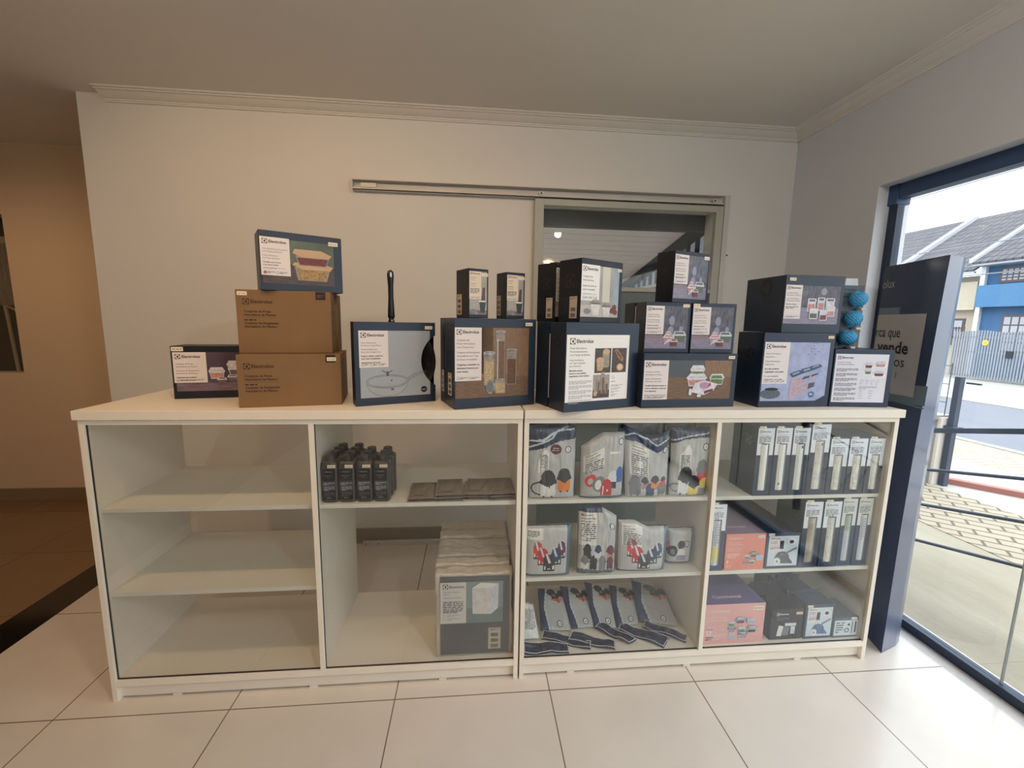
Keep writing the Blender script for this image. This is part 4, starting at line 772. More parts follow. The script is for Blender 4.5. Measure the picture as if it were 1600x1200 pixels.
for si, (x, y, a, n) in enumerate([(-.243, .034, 4, 2), (-.138, .040, 3, 3), (-.030, .045, -1, 3), (.072, .040, 3, 3)]):
    for i in range(n):
        top = i == n-1; ra = a+(rnd.uniform(-3, 3) if si < 3 else 0); loc = (x+rnd.uniform(-.002, .002), y+rnd.uniform(-.004, .004)+(0 if top else -.004), Z1+i*.0115)
        lb = 'flat clear packet of folded grey cloth, '+('on top of' if top else ('bottom of' if i == 0 else 'middle of'))+' the pile '+sn[si]
        if fp: p0.location = loc; p0.rotation_euler = (0, 0, R(ra)); p0['label'] = lb; p0['group'] = 'grey cloth packets'; fp = False
        else: dup(p0, loc, R(ra), lb, 'grey cloth packets')
# --- bagged appliance covers ------------------------------------------------------
COV = mat('clear_bagged_fabric', (208, 200, 186), .28, var=.06, vscale=30, bump=.5, bscale=45, coat=.5)
def soft_block(w_, d, h, seed, m, nu=26, nv=8, nw=24, amp=.006):
    mb = MB(); S = lambda p: (p[0]+amp*noise.noise(Vector((p[0]*18, p[1]*18, p[2]*18+seed)))*1.0, p[1]+amp*noise.noise(Vector((p[0]*14+9, p[1]*14, p[2]*14+seed))), max(0, p[2]+amp*(1.3 if p[2] > h*.9 else .2)*noise.noise(Vector((p[0]*30, p[1]*30+4, p[2]*10+seed)))))
    def grid(f, a, b):
        vs = [S(f(i/a, j/b)) for j in range(b+1) for i in range(a+1)]; mb.geo(vs, [(j*(a+1)+i, j*(a+1)+i+1, (j+1)*(a+1)+i+1, (j+1)*(a+1)+i) for j in range(b) for i in range(a)], m)
    grid(lambda u, v: (u*w_, 0, v*h), nu, nw); grid(lambda u, v: (w_-u*w_, d, v*h), nu, nw); grid(lambda u, v: (0, d-u*d, v*h), nv, nw); grid(lambda u, v: (w_, u*d, v*h), nv, nw); grid(lambda u, v: (u*w_, v*d, h), nu, nv); grid(lambda u, v: (u*w_, d-v*d, 0), nu, nv)
    return mb
def cover(i, y, d, h, x, front=False):
    o = thing('bagged_cover', ['clear-bagged appliance cover with slate label facing out, front of the row in the counter', 'clear-bagged white cover right behind the labelled one', 'third clear-bagged white cover back in the row', 'fourth clear-bagged white cover back in the row', 'fifth clear-bagged white cover back in the row', 'rearmost clear-bagged white cover, nearest the wall'][i], 'appliance cover', (x, y, Z3), 0, 'bagged appliance covers')
    soft_block(.308, d, h, i*7, COV).build('bagged_fabric', o, smooth=True)
    if front:
        A = Art(lambda u, v, k: (u, -.006-EPS*k, v)); SL = mat('cover_slate', (92, 96, 100), .35, coat=.4); p = 'printed_label'
        A.rect(p, .020, .012, .296, h-.010, SL, 1); A.rect(p, .020, .150, .122, h-.034, mat('cover_label', (216, 210, 206), .35, coat=.4), 2); A.rect('photo_panel', .122, .150, .270, h-.034, pm('teal_room', (138, 156, 156)), 2); A.rect('photo_panel', .122, .150, .270, .215, pm('teal_floor', (120, 138, 138)), 3)
        A.poly('photo_panel', [(.148, .190), (.222, .186), (.222, .300), (.146, .302)], MILK, 5); A.poly('photo_panel', [(.222, .186), (.250, .212), (.252, .318), (.222, .300)], FROST, 5); A.poly('photo_panel', [(.146, .302), (.222, .300), (.252, .318), (.180, .324)], WHV, 5)
        symbol(A, p, .030, h-.062, .020, INK, PAPER, 3); A.text(p, 'Electrolux', .054, h-.058, .0145, GREY_INK, 3, True, fit=.062)
        A.text(p, 'Capa para máquina', .030, h-.078, .0085, GREY_INK, 3); A.text(p, 'de lavar', .030, h-.088, .0085, GREY_INK, 3); A.text(p, 'Cubierta para lavadora', .030, h-.102, .0080, GREY_INK, 3)
        A.small(p, .030, h-.118, .08, 7, .0075, GREY_INK, 3); 
        for j in range(3): A.ring(p, .035, .168+j*.016, .005, .001, LIGHT_INK, 3, 12); A.small(p, .046, .171+j*.016, .05, 2, .006, LIGHT_INK, 3, j)
        A.small(p, .046, .135, .070, 13, .0085, GREY_INK, 2, 8); A.small(p, .126, .138, .060, 9, .0085, GREY_INK, 2, 9); barcode(A, .212, .030, .050, .094)
        A.build(o)
cover(0, .040, .050, .362, -.146, True)
for i, (y, d, h, x) in enumerate([(.104, .050, .366, -.152), (.166, .060, .372, -.148), (.238, .070, .366, -.146), (.320, .070, .372, -.145), (.402, .075, .366, -.145)]): cover(i+1, y, d, h, x)

# --- plastic packs of vacuum bags -----------------------------------------------------
BAGG = mat('grey_bag_card', (190, 191, 190), .35, var=.05, vscale=14, bump=.25, bscale=35, coat=.45); BAGN = mat('navy_bag_band', (26, 44, 78), .25, var=.15, vscale=20, bump=.5, bscale=50, coat=.6); BAGS = mat('slate_bag_band', (76, 100, 118), .28, var=.06, bump=.3, bscale=50, coat=.5); BAGL = mat('bag_label', (236, 235, 228), .35, var=.02, bump=.15, bscale=30, coat=.4); BAGE = mat('bag_white_line', (204, 214, 222), .3); TEALR = mat('seal_green', (84, 108, 108), .4)
def inpoly(pts, x, y):
    c = False; j = len(pts)-1
    for i in range(len(pts)):
        (xi, yi), (xj, yj) = pts[i], pts[j]
        if (yi > y) != (yj > y) and x < (xj-xi)*(y-yi)/(yj-yi)+xi: c = not c
        j = i
    return c
def rect_(a, b, c, d): return [(a, b), (c, b), (c, d), (a, d)]
def ell_(cx, cy, rx, ry, n=24): return [(cx+rx*math.cos(2*math.pi*i/n), cy+ry*math.sin(2*math.pi*i/n)) for i in range(n)]
def sheet_bag(name, label, quad, thick, shapes, base, texts=(), seed=0, nu=72, nv=88, wr=.004, top=None, group='vacuum bag packs', flap=None, loc=None, fold=0):
    """flat plastic pack: quad of four corners (bottom one way, top the other), pillowed and creased; shapes = (part, outline in 0..1, material)"""
    q = [Vector(p) for p in quad]; o0 = Vector(loc) if loc else Vector((q[0].x, q[0].y, min(q[0].z, q[1].z))); q = [p-o0 for p in q]
    nrm = (q[1]-q[0]).cross(q[3]-q[0]).normalized()          # points to the viewer's side for upright packs
    if nrm.y > 0: nrm = -nrm
    T = top or (lambda u: 1.0)
    def P(u, v):
        v2 = v*T(u); a = q[0].lerp(q[1], u); b = q[3].lerp(q[2], u); return a.lerp(b, v2)
    def bul(u, v): e = max(0, 1-abs(2*u-1)**4)**.6*max(0, 1-abs(2*v-1)**6)**.5*(1-.55*v*fold if fold else 1); return thick/2*(.12+.88*e)
    def W(u, v, s): return wr*(noise.noise(Vector((u*5+s, v*6, seed)))*.8+abs(noise.noise(Vector((u*9, v*2.5+s, seed+5))))*.7*(.4+v))
    S = lambda u, v, k: P(u, v)+nrm*(bul(u, v)+W(u, v, 0)+EPS*k)
    B = lambda u, v: P(u, v)-nrm*(bul(u, v)+W(u, v, 3)*.5)
    o = thing(name, label, 'vacuum bag pack', o0, 0, group); parts = {}
    for j in range(nv):
        for i in range(nu):
            cu, cv = (i+.5)/nu, (j+.5)/nv; pn, m = 'pack_front', base
            for pt, ol, mm in shapes:
                if inpoly(ol, cu, cv): pn, m = pt, mm
            parts.setdefault(pn, {}).setdefault(m, []).append((i, j))
    grid = [[S(i/nu, j/nv, 0) for i in range(nu+1)] for j in range(nv+1)]
    for pn, ms in parts.items():
        mb = MB(); idx = {}
        for m, cells in ms.items():
            fs = []
            for i, j in cells:
                f = []
                for a, b in ((i, j), (i+1, j), (i+1, j+1), (i, j+1)):
                    if (a, b) not in idx: idx[(a, b)] = len(mb.v); mb.v.append(tuple(grid[b][a]))
                    f.append(idx[(a, b)])
                mb.f.append(tuple(f)); mb.m.append(mb.mi(m))
        ob = mb.build(pn, o, fix=False); ob.data.polygons.foreach_set('use_smooth', [True]*len(ob.data.polygons))
    mb = MB(); a, b = 16, 16; vs = [B(i/a, j/b) for j in range(b+1) for i in range(a+1)]
    mb.geo(vs, [(j*(a+1)+i, (j+1)*(a+1)+i, (j+1)*(a+1)+i+1, j*(a+1)+i+1) for j in range(b) for i in range(a)], BAGN)
    for i in range(a): mb.face([S(i/a, 0, 0), B(i/a, 0), B((i+1)/a, 0), S((i+1)/a, 0, 0)], BAGN); mb.face([S(i/a, 1, 0), S((i+1)/a, 1, 0), B((i+1)/a, 1), B(i/a, 1)], BAGN)
    for j in range(b): mb.face([S(0, j/b, 0), S(0, (j+1)/b, 0), B(0, (j+1)/b), B(0, j/b)], BAGN); mb.face([S(1, j/b, 0), B(1, j/b), B(1, (j+1)/b), S(1, (j+1)/b, 0)], BAGN)
    mb.build('pack_back', o, fix=False)
    wq = (q[1]-q[0]).length; hq = (q[3]-q[0]).length
    A = Art(lambda u, v, k: S(u/wq, v/hq, k+2))
    for t in texts: t(A, wq, hq)
    A.build(o)
    if flap:
        fq = [Vector(p)-o0 for p in flap]; mb = MB(); n_ = 14; rn = random.Random(seed)
        def F(u, v, dz): p = fq[0].lerp(fq[1], u).lerp(fq[3].lerp(fq[2], u), v); return p+Vector((0, 0, dz+.005*noise.noise(Vector((u*6, v*3, seed)))+.004*math.sin(u*9+seed)))
        vs = [F(i/n_, j/4, .004) for j in range(5) for i in range(n_+1)]+[F(i/n_, j/4, -.002) for j in range(5) for i in range(n_+1)]; off = 5*(n_+1)
        for j in range(4):
            for i in range(n_):
                k = j*(n_+1)+i; edge = (j in (0, 3))
                mb.geo([vs[k], vs[k+1], vs[k+n_+2], vs[k+n_+1]], [(0, 1, 2, 3)], BAGN); mb.geo([vs[off+k], vs[off+k+1], vs[off+k+n_+2], vs[off+k+n_+1]], [(3, 2, 1, 0)], BAGN)
        for i in range(n_): mb.face([vs[i], vs[off+i], vs[off+i+1], vs[i+1]], BAGN); k = 4*(n_+1); mb.face([vs[k+i], vs[k+i+1], vs[off+k+i+1], vs[off+k+i]], BAGN)
        fo = mb.build('zip_flap', o, fix=False)
        mb = MB()
        for v_ in (.06, .94): mb.tube([F(i/n_, v_, .0052) for i in range(n_+1)], .0016, BAGE, 5)
        for u_ in (.01, .99): mb.tube([F(u_, j/4, .0052) for j in range(5)], .0016, BAGE, 5)
        mb.build('welded_line', fo, fix=False)
    return o
def tlabel(u0, v1, w_, logo=.010, rows=8, lh=.0075, name='Electrolux', title=('Sacos descartáveis', 'para aspirador')):
    def f(A, wq, hq):
        p = 'label_print'; u, y = u0*wq, v1*hq-logo*1.3; W = w_*wq
        symbol(A, p, u, y, logo, INK, BAGL, 1); A.text(p, name, u+logo*1.2, y+logo*.2, logo*.75, INK, 1, True, fit=W-logo*1.2)
        for i, t in enumerate(title): A.text(p, t, u, y-(i+1)*lh*1.5, lh, INK, 1, True, fit=W)
        A.small(p, u, y-4.2*lh, W, rows, lh*1.15, GREY_INK, 1, 2)
    return f
def badge(cu, cv, r, ch='1'):
    def f(A, wq, hq): A.ell('drop_badge', cu*wq, cv*hq, r*.62, r*.8, WHITE, 1); A.ring('drop_badge', cu*wq, cv*hq, r, r*.28, TEALR, 1, 22, ry=r*1.15); A.text('drop_badge', ch, cu*wq-r*.25, cv*hq-r*.35, r*.95, INK, 2, True)
    return f
def drumvac(pt, cx, cy, s, head, body, wheel=True):
    """bucket vacuum cleaner: domed head over a drum"""
    w_ = s*1.28
    sh = [(pt, [(cx-.26*w_, cy), (cx+.26*w_, cy), (cx+.31*w_, cy+.10*s), (cx+.29*w_, cy+.48*s), (cx-.29*w_, cy+.48*s), (cx-.31*w_, cy+.10*s)], body), (pt, ell_(cx, cy+.50*s, .36*w_, .08*s), head), (pt, rect_(cx-.34*w_, cy+.48*s, cx+.34*w_, cy+.60*s), head), (pt, ell_(cx, cy+.62*s, .29*w_, .27*s), head), (pt, rect_(cx+.02*w_, cy+.30*s, cx+.09*w_, cy+.52*s), head)]
    if wheel: sh += [(pt, ell_(cx-.22*s, cy-.01*s, .06*s, .04*s), BLK), (pt, ell_(cx+.22*s, cy-.01*s, .06*s, .04*s), BLK)]
    return sh
def hosering(pt, cx, cy, rx, ry, t, m, base): return [(pt, ell_(cx, cy, rx, ry), m), (pt, ell_(cx, cy, rx-t, ry-t), base)]
PIC = 'cleaner_picture'
# upper shelf of the bag bay
y_ = .052
sheet_bag('vacuum_bag_pack', 'grey bag pack with a round maroon seal and two bucket vacuums, crumpled navy top', [(.222, y_, Z1), (.400, y_, Z1), (.402, y_+.006, 1.046), (.212, y_+.006, 1.046)], .055,
    [('navy_top', [(0, .66), (.35, .72), (.62, .80), (1, .84), (1, 1), (0, 1)], BAGN), (PIC, [(0, .70), (.5, .83), (.62, .93), (.95, .955), (.95, .97), (.6, .95), (.48, .85), (0, .72)], BAGE), (PIC, [(0, .79), (.3, .80), (.5, .88), (.85, 1), (.8, 1), (.45, .90), (.28, .83), (0, .81)], BAGE),
     ('pack_label', [(.20, .38), (.42, .38), (.42, .64), (.36, .70), (.28, .66), (.20, .52)], BAGL), ('maroon_seal', ell_(.56, .695, .115, .07), WINE)] +
    hosering(PIC, .22, .16, .19, .10, .022, BLK, BAGG)+drumvac(PIC, .40, .035, .42, BLK, WHV)+drumvac(PIC, .75, .115, .36, BLK, ORG), BAGG,
    [badge(.82, .69, .012), lambda A, w, h: A.text('seal_text', 'NOVA', .56*w-.010, .70*h, .007, WHITE, 1, True), lambda A, w, h: A.text('seal_text', 'EMBALAGEM', .56*w-.0145, .675*h, .0045, WHITE, 1, True), lambda A, w, h: A.small('label_print', .23*w, .62*h, .16*w, 12, .0062, GREY_INK, 1)], 1, wr=.007)
sheet_bag('vacuum_bag_pack', 'grey bag pack picturing five rounded cleaners in orange, red, white and blue', [(.424, y_, Z1), (.594, y_, Z1), (.596, y_, 1.020), (.422, y_, 1.020)], .07,
    [('slate_edge', rect_(0, 0, 1, .045), BAGS), ('pack_label', rect_(.04, .50, .50, .80), BAGL), (PIC, ell_(.21, .33, .13, .11), SCAR), (PIC, ell_(.20, .32, .06, .06), BAGG), (PIC, ell_(.40, .25, .15, .125), GRV), (PIC, ell_(.38, .24, .075, .08), WHV), (PIC, ell_(.72, .33, .12, .12), WHV), (PIC, rect_(.60, .17, .80, .27), INK), (PIC, ell_(.88, .40, .09, .10), BLUV), (PIC, rect_(.80, .26, .96, .38), BLUV),
     (PIC, ell_(.58, .19, .13, .13), REDV), (PIC, rect_(.44, .06, .71, .18), REDV), (PIC, rect_(.48, .07, .51, .22), WHV), (PIC, ell_(.60, .14, .02, .02), WHV)], BAGG, [badge(.88, .88, .012), tlabel(.08, .80, .40, rows=6), lambda A, w, h: A.rect('gloss_strip', .62*w, .70*h, .86*w, .735*h, WHITE, 1)], 2, top=lambda u: min(1, .80+.42*u) if u < .5 else 1.0)
sheet_bag('vacuum_bag_pack', 'grey bag pack with tall label and small dark and orange vacuums, navy folded top', [(.610, y_, Z1), (.780, y_, Z1), (.778, y_, 1.040), (.592, y_, 1.040)], .06,
    [('navy_top', [(0, .83), (.35, .84), (.7, .74), (1, .80), (1, 1), (0, 1)], BAGN), (PIC, [(0, .88), (.2, .94), (.5, .93), (.68, .84), (1, .90), (1, .92), (.68, .86), (.5, .95), (.2, .96), (0, .90)], BAGE), ('pack_label', rect_(.08, .35, .50, .80), BAGL)] +
    drumvac(PIC, .20, .04, .34, GRV, GRV)+drumvac(PIC, .42, .16, .20, BLK, SALM)+drumvac(PIC, .56, .02, .26, NVB, NVB)+drumvac(PIC, .66, .16, .24, BLK, ORG)+drumvac(PIC, .84, .04, .26, GRV, GREENBG)+drumvac(PIC, .86, .20, .16, BLK, SCAR), BAGG, [tlabel(.12, .80, .36, rows=12), badge(.88, .75, .012)], 3, top=lambda u: .94+.06*math.cos(u*5), wr=.005)
sheet_bag('vacuum_bag_pack', 'grey bag pack with large orange and white bucket vacuums beside the divider', [(.792, y_, Z1), (.944, y_, Z1), (.946, y_, 1.036), (.786, y_, 1.036)], .06,
    [('navy_top', [(0, .78), (.3, .85), (.8, .88), (1, .86), (1, 1), (0, 1)], BAGN), (PIC, [(0, .82), (.4, .89), (1, .93), (1, .945), (.4, .905), (0, .84)], BAGE), ('pack_label', [(.18, .38), (.48, .38), (.48, .70), (.40, .78), (.18, .62)], BAGL)] +
    hosering(PIC, .12, .15, .12, .07, .022, GRV, BAGG)+drumvac(PIC, .36, .05, .46, BLK, WHV)+drumvac(PIC, .80, .20, .40, GRV, SCAR)+[(PIC, ell_(.90, .22, .15, .07), YEL), (PIC, rect_(.70, .0, .98, .14), GRV)]+drumvac(PIC, .60, .01, .36, BLK, YEL), BAGG, [badge(.86, .74, .014), lambda A, w, h: A.small('label_print', .21*w, .62*h, .24*w, 10, .0066, GREY_INK, 1)], 4, wr=.006)
# second row behind, navy tops showing
for i, (a, b, lb) in enumerate([(.215, .40, 'navy-topped bag pack standing behind the maroon-sealed pack'), (.60, .78, 'navy bag pack behind the pack with the tall label'), (.79, .94, 'navy-topped bag pack behind the orange vacuum pack')]):
    sheet_bag('vacuum_bag_pack', lb, [(a, .14, Z1), (b, .14, Z1), (b, .145, 1.060), (a, .145, 1.060)], .05, [('welded_line', rect_(0, .90, 1, .915), BAGE)], BAGN, (), 20+i, 18, 20, group='rear vacuum bag packs')
# middle shelf
def handvac(cx, cy, w_, h, c, dark=None):
    P = lambda q: [(cx+x*w_, cy+y*h) for x, y in q]
    return [(PIC, P([(-.5, 0), (.5, 0), (.52, .5), (.40, .86), (.12, 1), (-.34, 1), (-.52, .62)]), c), (PIC, P([(-.5, 0), (.5, 0), (.46, .16), (-.46, .16)]), dark or INK), (PIC, P([(-.36, 1.04), (-.16, 1.04), (.14, .50), (-.04, .46)]), FROST), (PIC, P([(-.42, .10), (-.28, .08), (-.28, .26), (-.42, .34)]), WHV), (PIC, P([(.28, .08), (.42, .10), (.42, .34), (.28, .26)]), WHV), (PIC, P([(-.12, .10), (.12, .10), (.12, .17), (-.12, .17)]), FROST)]
def five(dy, s): return handvac(.25, .27+dy, .20, .34, SCAR)+handvac(.78, .27+dy, .19, .34, WINE if s else NVB)+handvac(.37, .14+dy, .23, .34, REDV, WINE)+handvac(.66, .14+dy, .23, .34, NVB)+handvac(.51, .02+dy, .26, .34, GRD2)
GRD2 = pm('charcoal', (40, 42, 44))
sheet_bag('vacuum_bag_pack', 'square grey bag pack with slate edge and five red-to-navy cleaners, at the counter side', [(.214, .048, Z2), (.392, .048, Z2), (.394, .048, .640), (.214, .048, .640)], .055, [('slate_edge', rect_(0, 0, 1, .07), BAGS), ('slate_edge', rect_(.90, 0, 1, 1), BAGS), ('pack_label', rect_(0, .76, .36, .97), BAGL)]+five(.12, 1), BAGG, [lambda A, w, h: A.small('label_print', .03*w, .92*h, .25*w, 4, .006, GREY_INK, 1)], 5, wr=.003)
sheet_bag('vacuum_bag_pack', 'tall creased bag pack with a long label and a row of small cleaners, middle shelf', [(.428, .055, Z2), (.582, .055, Z2), (.582, .058, .716), (.424, .058, .716)], .06, [('slate_edge', rect_(0, 0, 1, .075), BAGS), ('navy_top', [(0, .93), (.6, .92), (.6, 1), (0, 1)], BAGN), ('pack_label', rect_(.02, .45, .45, .92), BAGL)] +
    drumvac(PIC, .22, .26, .24, INK, INK)+drumvac(PIC, .16, .09, .24, GRV, WHV)+drumvac(PIC, .38, .09, .24, INK, INK)+drumvac(PIC, .50, .26, .22, NVB, FROST)+drumvac(PIC, .62, .09, .24, GRV, GRV)+drumvac(PIC, .84, .24, .28, WINE, SALM)+drumvac(PIC, .84, .09, .24, WINE, WINE), BAGG, [tlabel(.05, .92, .38, rows=9), badge(.86, .80, .013)], 6, top=lambda u: 1 if u < .55 else 1-.35*(u-.55), wr=.007)
sheet_bag('vacuum_bag_pack', 'wide slumped bag pack with five red-to-navy cleaners and slate edge, middle shelf', [(.600, .062, Z2), (.800, .062, Z2), (.806, .062, .650), (.592, .062, .650)], .06, [('slate_edge', rect_(0, 0, 1, .05), BAGS), ('slate_edge', rect_(.90, 0, 1, 1), BAGS), ('pack_label', rect_(.05, .55, .45, .95), BAGL)]+five(.06, 0), BAGG, [tlabel(.08, .93, .36, logo=.006, rows=8, lh=.006)], 7, top=lambda u: 1 if u < .3 else max(.86, 1-.5*(u-.3)), wr=.004)
sheet_bag('vacuum_bag_pack', 'small bag pack with black and white cleaners set back beside the divider', [(.826, .105, Z2), (.938, .105, Z2), (.944, .105, .585), (.826, .105, .585)], .05, [('slate_edge', rect_(0, 0, 1, .09), BAGS), ('slate_edge', rect_(.84, 0, 1, 1), BAGS)]+hosering(PIC, .68, .60, .12, .10, .03, GRV, BAGG)+[(PIC, ell_(.48, .58, .15, .12), INK), (PIC, ell_(.18, .40, .18, .16), INK), (PIC, ell_(.18, .38, .08, .08), GRV), (PIC, ell_(.50, .30, .16, .16), WHV), (PIC, rect_(.34, .14, .68, .28), pm('violet', (150, 150, 180))), (PIC, ell_(.0, .56, .06, .08), SCAR)], BAGG, (), 8, 48, 56, wr=.002)
# bottom shelf: packs leaning back with their navy zip flaps lying forward
up_ = [('slate_side', [(0, 0), (.30, 0), (.17, .5), (.30, 1), (0, 1)], NVB), ('slate_side', [(.28, 0), (.33, 0), (.21, .5), (.34, 1), (.30, 1), (.17, .5)], BAGE),
       (PIC, ell_(.50, .88, .17, .09), INK), (PIC, ell_(.66, .76, .17, .10), INK), (PIC, ell_(.86, .84, .12, .10), INK), (PIC, rect_(.46, .69, .72, .72), ORG), (PIC, ell_(.86, .72, .10, .07), SALM), (PIC, ell_(.60, .80, .06, .04), GRV), (PIC, rect_(.70, .62, .80, .68), SCAR)]
BR = [((.303, .154), (.436, .145), (.431, .33, .168), (.313, .33, .176), ((.298, .104), (.492, .026), (.505, .066), (.314, .152))),
      ((.443, .156), (.546, .162), (.552, .33, .162), (.420, .33, .184), ((.411, .083), (.593, .014), (.606, .060), (.439, .135))),
      ((.548, .159), (.644, .150), (.663, .33, .168), (.540, .33, .200), ((.545, .142), (.664, .042), (.703, .062), (.580, .181))),
      ((.646, .152), (.754, .169), (.789, .33, .150), (.662, .33, .180), ((.647, .131), (.806, .020), (.856, .074), (.676, .177))),
      ((.761, .178), (.930, .143), (.940, .33, .150), (.773, .33, .200), ((.763, .136), (.915, .040), (.940, .080), (.789, .180)))]
for i, (a, b, c, d, fl) in enumerate(BR):
    z = Z3+.004
    Bq = [(a[0], a[1], z), (b[0], b[1], z), (c[0], c[1], c[2]), (d[0], d[1], d[2])]
    fq = [(p[0], p[1], Z3+.006+.0035*(i % 3)) for p in fl]
    lab = ['leaning grey bag pack, first of the row after the white-printed one, flap forward', 'leaning grey bag pack with shiny crumpled flap, second of the leaning row', 'leaning grey bag pack, third of the leaning row, short flap', 'leaning grey bag pack, fourth of the leaning row, long flap', 'widest leaning grey bag pack, last of the row towards the divider'][i]
    sheet_bag('vacuum_bag_pack', lab, Bq, .022, up_, BAGG, [badge(.66, .13, .013, 'A')], 30+i, 40, 60, wr=.003, group='leaning vacuum bag packs', flap=fq)
sheet_bag('vacuum_bag_pack', 'leaning bag pack with dense white instructions at the counter side, bottom shelf', [(.216, .105, Z3+.004), (.290, .105, Z3+.004), (.272, .20, .190), (.222, .20, .205)], .02, [('pack_label', rect_(.05, .02, .95, .95), BAGL)], BAGG, [lambda A, w, h: A.small('label_print', .12*w, .80*h, .76*w, 14, .006, GREY_INK, 1)], 40, 20, 40, group='leaning vacuum bag packs', flap=[(.214, .020, Z3+.006), (.400, .020, Z3+.006), (.405, .066, Z3+.008), (.218, .088, Z3+.008)])
# two little white price triangles fixed under the shelf
for i, (x, s) in enumerate(((.665, .034), (.845, .055))):
    t_ = MB().prism([(0, 0, 0), (s, 0, 0), (s*.55, 0, -s*.28)], (0, 0, 0), (0, .001, 0), WHITE).build('shelf_tag'); t_.location = (x, .0255+.10, Z2-.0165); t_['label'] = ['small white triangular tag hanging under the shelf above the fourth leaning pack', 'larger white triangular tag hanging under the shelf near the divider'][i]; t_['category'] = 'tag'; t_['group'] = 'white tags under the shelf'

# --- filter boxes with window slots ----------------------------------------------------
FOIL = mat('foil_bag', (226, 224, 216), .25, var=.12, vscale=22, bump=.7, bscale=70, coat=.3); FOILD = mat('shadow_board', (112, 112, 110), .6); TUBW = mat('white_tube', (244, 244, 240), .35)
def filter_box(label, x, y, z, w_, h, d=.16, frac=.40, insert=FOIL, style='foil', group='slot-window filter boxes', body=SLATE, paper=None, dup_of=None):
    o = thing('filter_box', label, 'filter box', (x, y, z), 0, group); paper = paper or mat('cool_paper', (232, 236, 244), .45, var=.01)
    MB().box((0, 0, 0), (w_, d, h), body).build('carton', o, .001)
    A = Art(face_front()); p = 'printed_label'; lo = h*(1-frac); A.rect(p, .002, lo, w_-.002, h-.003, paper, 1)
    lg = min(.012, w_*.15); y0 = h-.012-lg; symbol(A, p, w_*.10, y0, lg, INK, paper, 2); A.text(p, 'Electrolux', w_*.10+lg*1.2, y0+lg*.22, lg*.75, INK, 2, True, fit=w_*.58)
    A.text(p, 'Filtro para aspirador', w_*.10, y0-.010, .0048, GREY_INK, 2, fit=w_*.7); A.small(p, w_*.10, y0-.016, w_*.7, 5, .0062, GREY_INK, 2, int(x*100))
    wt = lo+h*frac*.42; wb = h*.08
    A.rect('slot_board', w_*.26, wb, w_*.74, wt, FOILD, 2)
    A.build(o); mb = MB(); n = 10; ww = w_*(.38 if style != 'wide' else .44); x0 = w_*.27; rings = []
    for j in range(13):
        zz = wb+.003+(wt-wb-.006)*j/12; rings.append([(x0+ww*i/n, -EPS*3-.006*math.sin(math.pi*i/n)*(1+.25*noise.noise(Vector((i*.5, j*.6, x*9)))), zz) for i in range(n+1)])
    for j in range(12):
        for i in range(n):
            m_ = insert
            if style == 'half' and j > 7: m_ = pm('green_grey_insert', (176, 188, 180))
            if style == 'yellow' and 1 <= j <= 4: m_ = pm('lemon_insert', (226, 214, 130))
            mb.face([rings[j][i], rings[j][i+1], rings[j+1][i+1], rings[j+1][i]], m_)
    mb.build('foil_insert', o, smooth=True, fix=False)
    B_ = Art(face_front(-.0068)); B_.small('insert_print', x0+ww*.15, wt-.02, ww*.7, 9, .011, LIGHT_INK, 1, int(x*77)) if style in ('print', 'yellow') else None
    if style == 'spot': B_.ell('round_mark', x0+ww*.35, wb+.030, .0055, .0055, GRV, 1)
    if style == 'spottop': B_.ell('round_mark', x0+ww*.75, wt-.014, .006, .006, GRV, 1)
    B_.build(o)
    S_ = Art(face_front()); S_.rrect('price_sticker', .006, h-.006, .006+w_*.38, h+.005, .001, STICK, 3); S_.text('price_sticker', 'R$ 99,90', .008, h-.0025, .0045, STICK_INK, 4, True); S_.build(o)
    L_ = Art(face_left(d)); symbol(L_, 'side_emblem', d*.55, h*.72, .034, GREY_INK, body, 1); L_.build(o)
    return o
g1 = 'filter boxes on the upper shelf'
filter_box('slot-window filter box with plain white insert, nearest the empty space on the upper shelf', 1.135, .025, Z1, .0735, .287, insert=TUBW, style='plain', group=g1, frac=.40)
filter_box('slot-window filter box with a round mark low on its white insert, upper shelf', 1.211, .025, Z1, .0735, .287, insert=TUBW, style='spot', group=g1)
filter_box('slot-window filter box with a round mark high on its slim white insert, upper shelf', 1.2875, .025, Z1, .0745, .287, insert=TUBW, style='spottop', group=g1)
filter_box('tallest slot-window filter box on the upper shelf, almost touching the top', 1.366, .025, Z1, .084, .302, style='spottop', group=g1, frac=.40)
filter_box('shorter slot-window filter box right next to the tallest one, upper shelf', 1.4545, .025, Z1, .082, .241, group=g1, frac=.50)
filter_box('shorter slot-window filter box in the middle of the three short ones, upper shelf', 1.5395, .025, Z1, .081, .241, group=g1, frac=.50)
filter_box('shorter slot-window filter box against the counter end panel, upper shelf', 1.6240, .025, Z1, .0745, .241, group=g1, frac=.50)
g2 = 'filter boxes on the middle shelf'; YIN = pm('print_insert', (220, 222, 232), contrast=(196, 200, 216), vscale=60)
filter_box('slot-window filter box with yellow-printed insert, beside the orange box', .9665, .030, Z2, .073, .294, insert=YIN, style='yellow', group=g2)
filter_box('slot-window filter box with crinkled beige insert, nearest the vacuum picture box', 1.379, .030, Z2, .083, .296, group=g2, insert=pm('beige_foil', (206, 198, 184), contrast=(150, 142, 130), vscale=24))
filter_box('slot-window filter box with half-dark foil insert, second of the four together', 1.467, .030, Z2, .080, .296, group=g2)
NB = mat('royal_navy_card', (44, 66, 100), .42)
filter_box('narrow navy filter box with green and white tube insert, third of the four together', 1.551, .032, Z2, .068, .306, group=g2, insert=pm('pale_tube', (206, 212, 226)), style='half', body=NB, paper=mat('ivory_paper', (220, 224, 220), .45, var=.01))
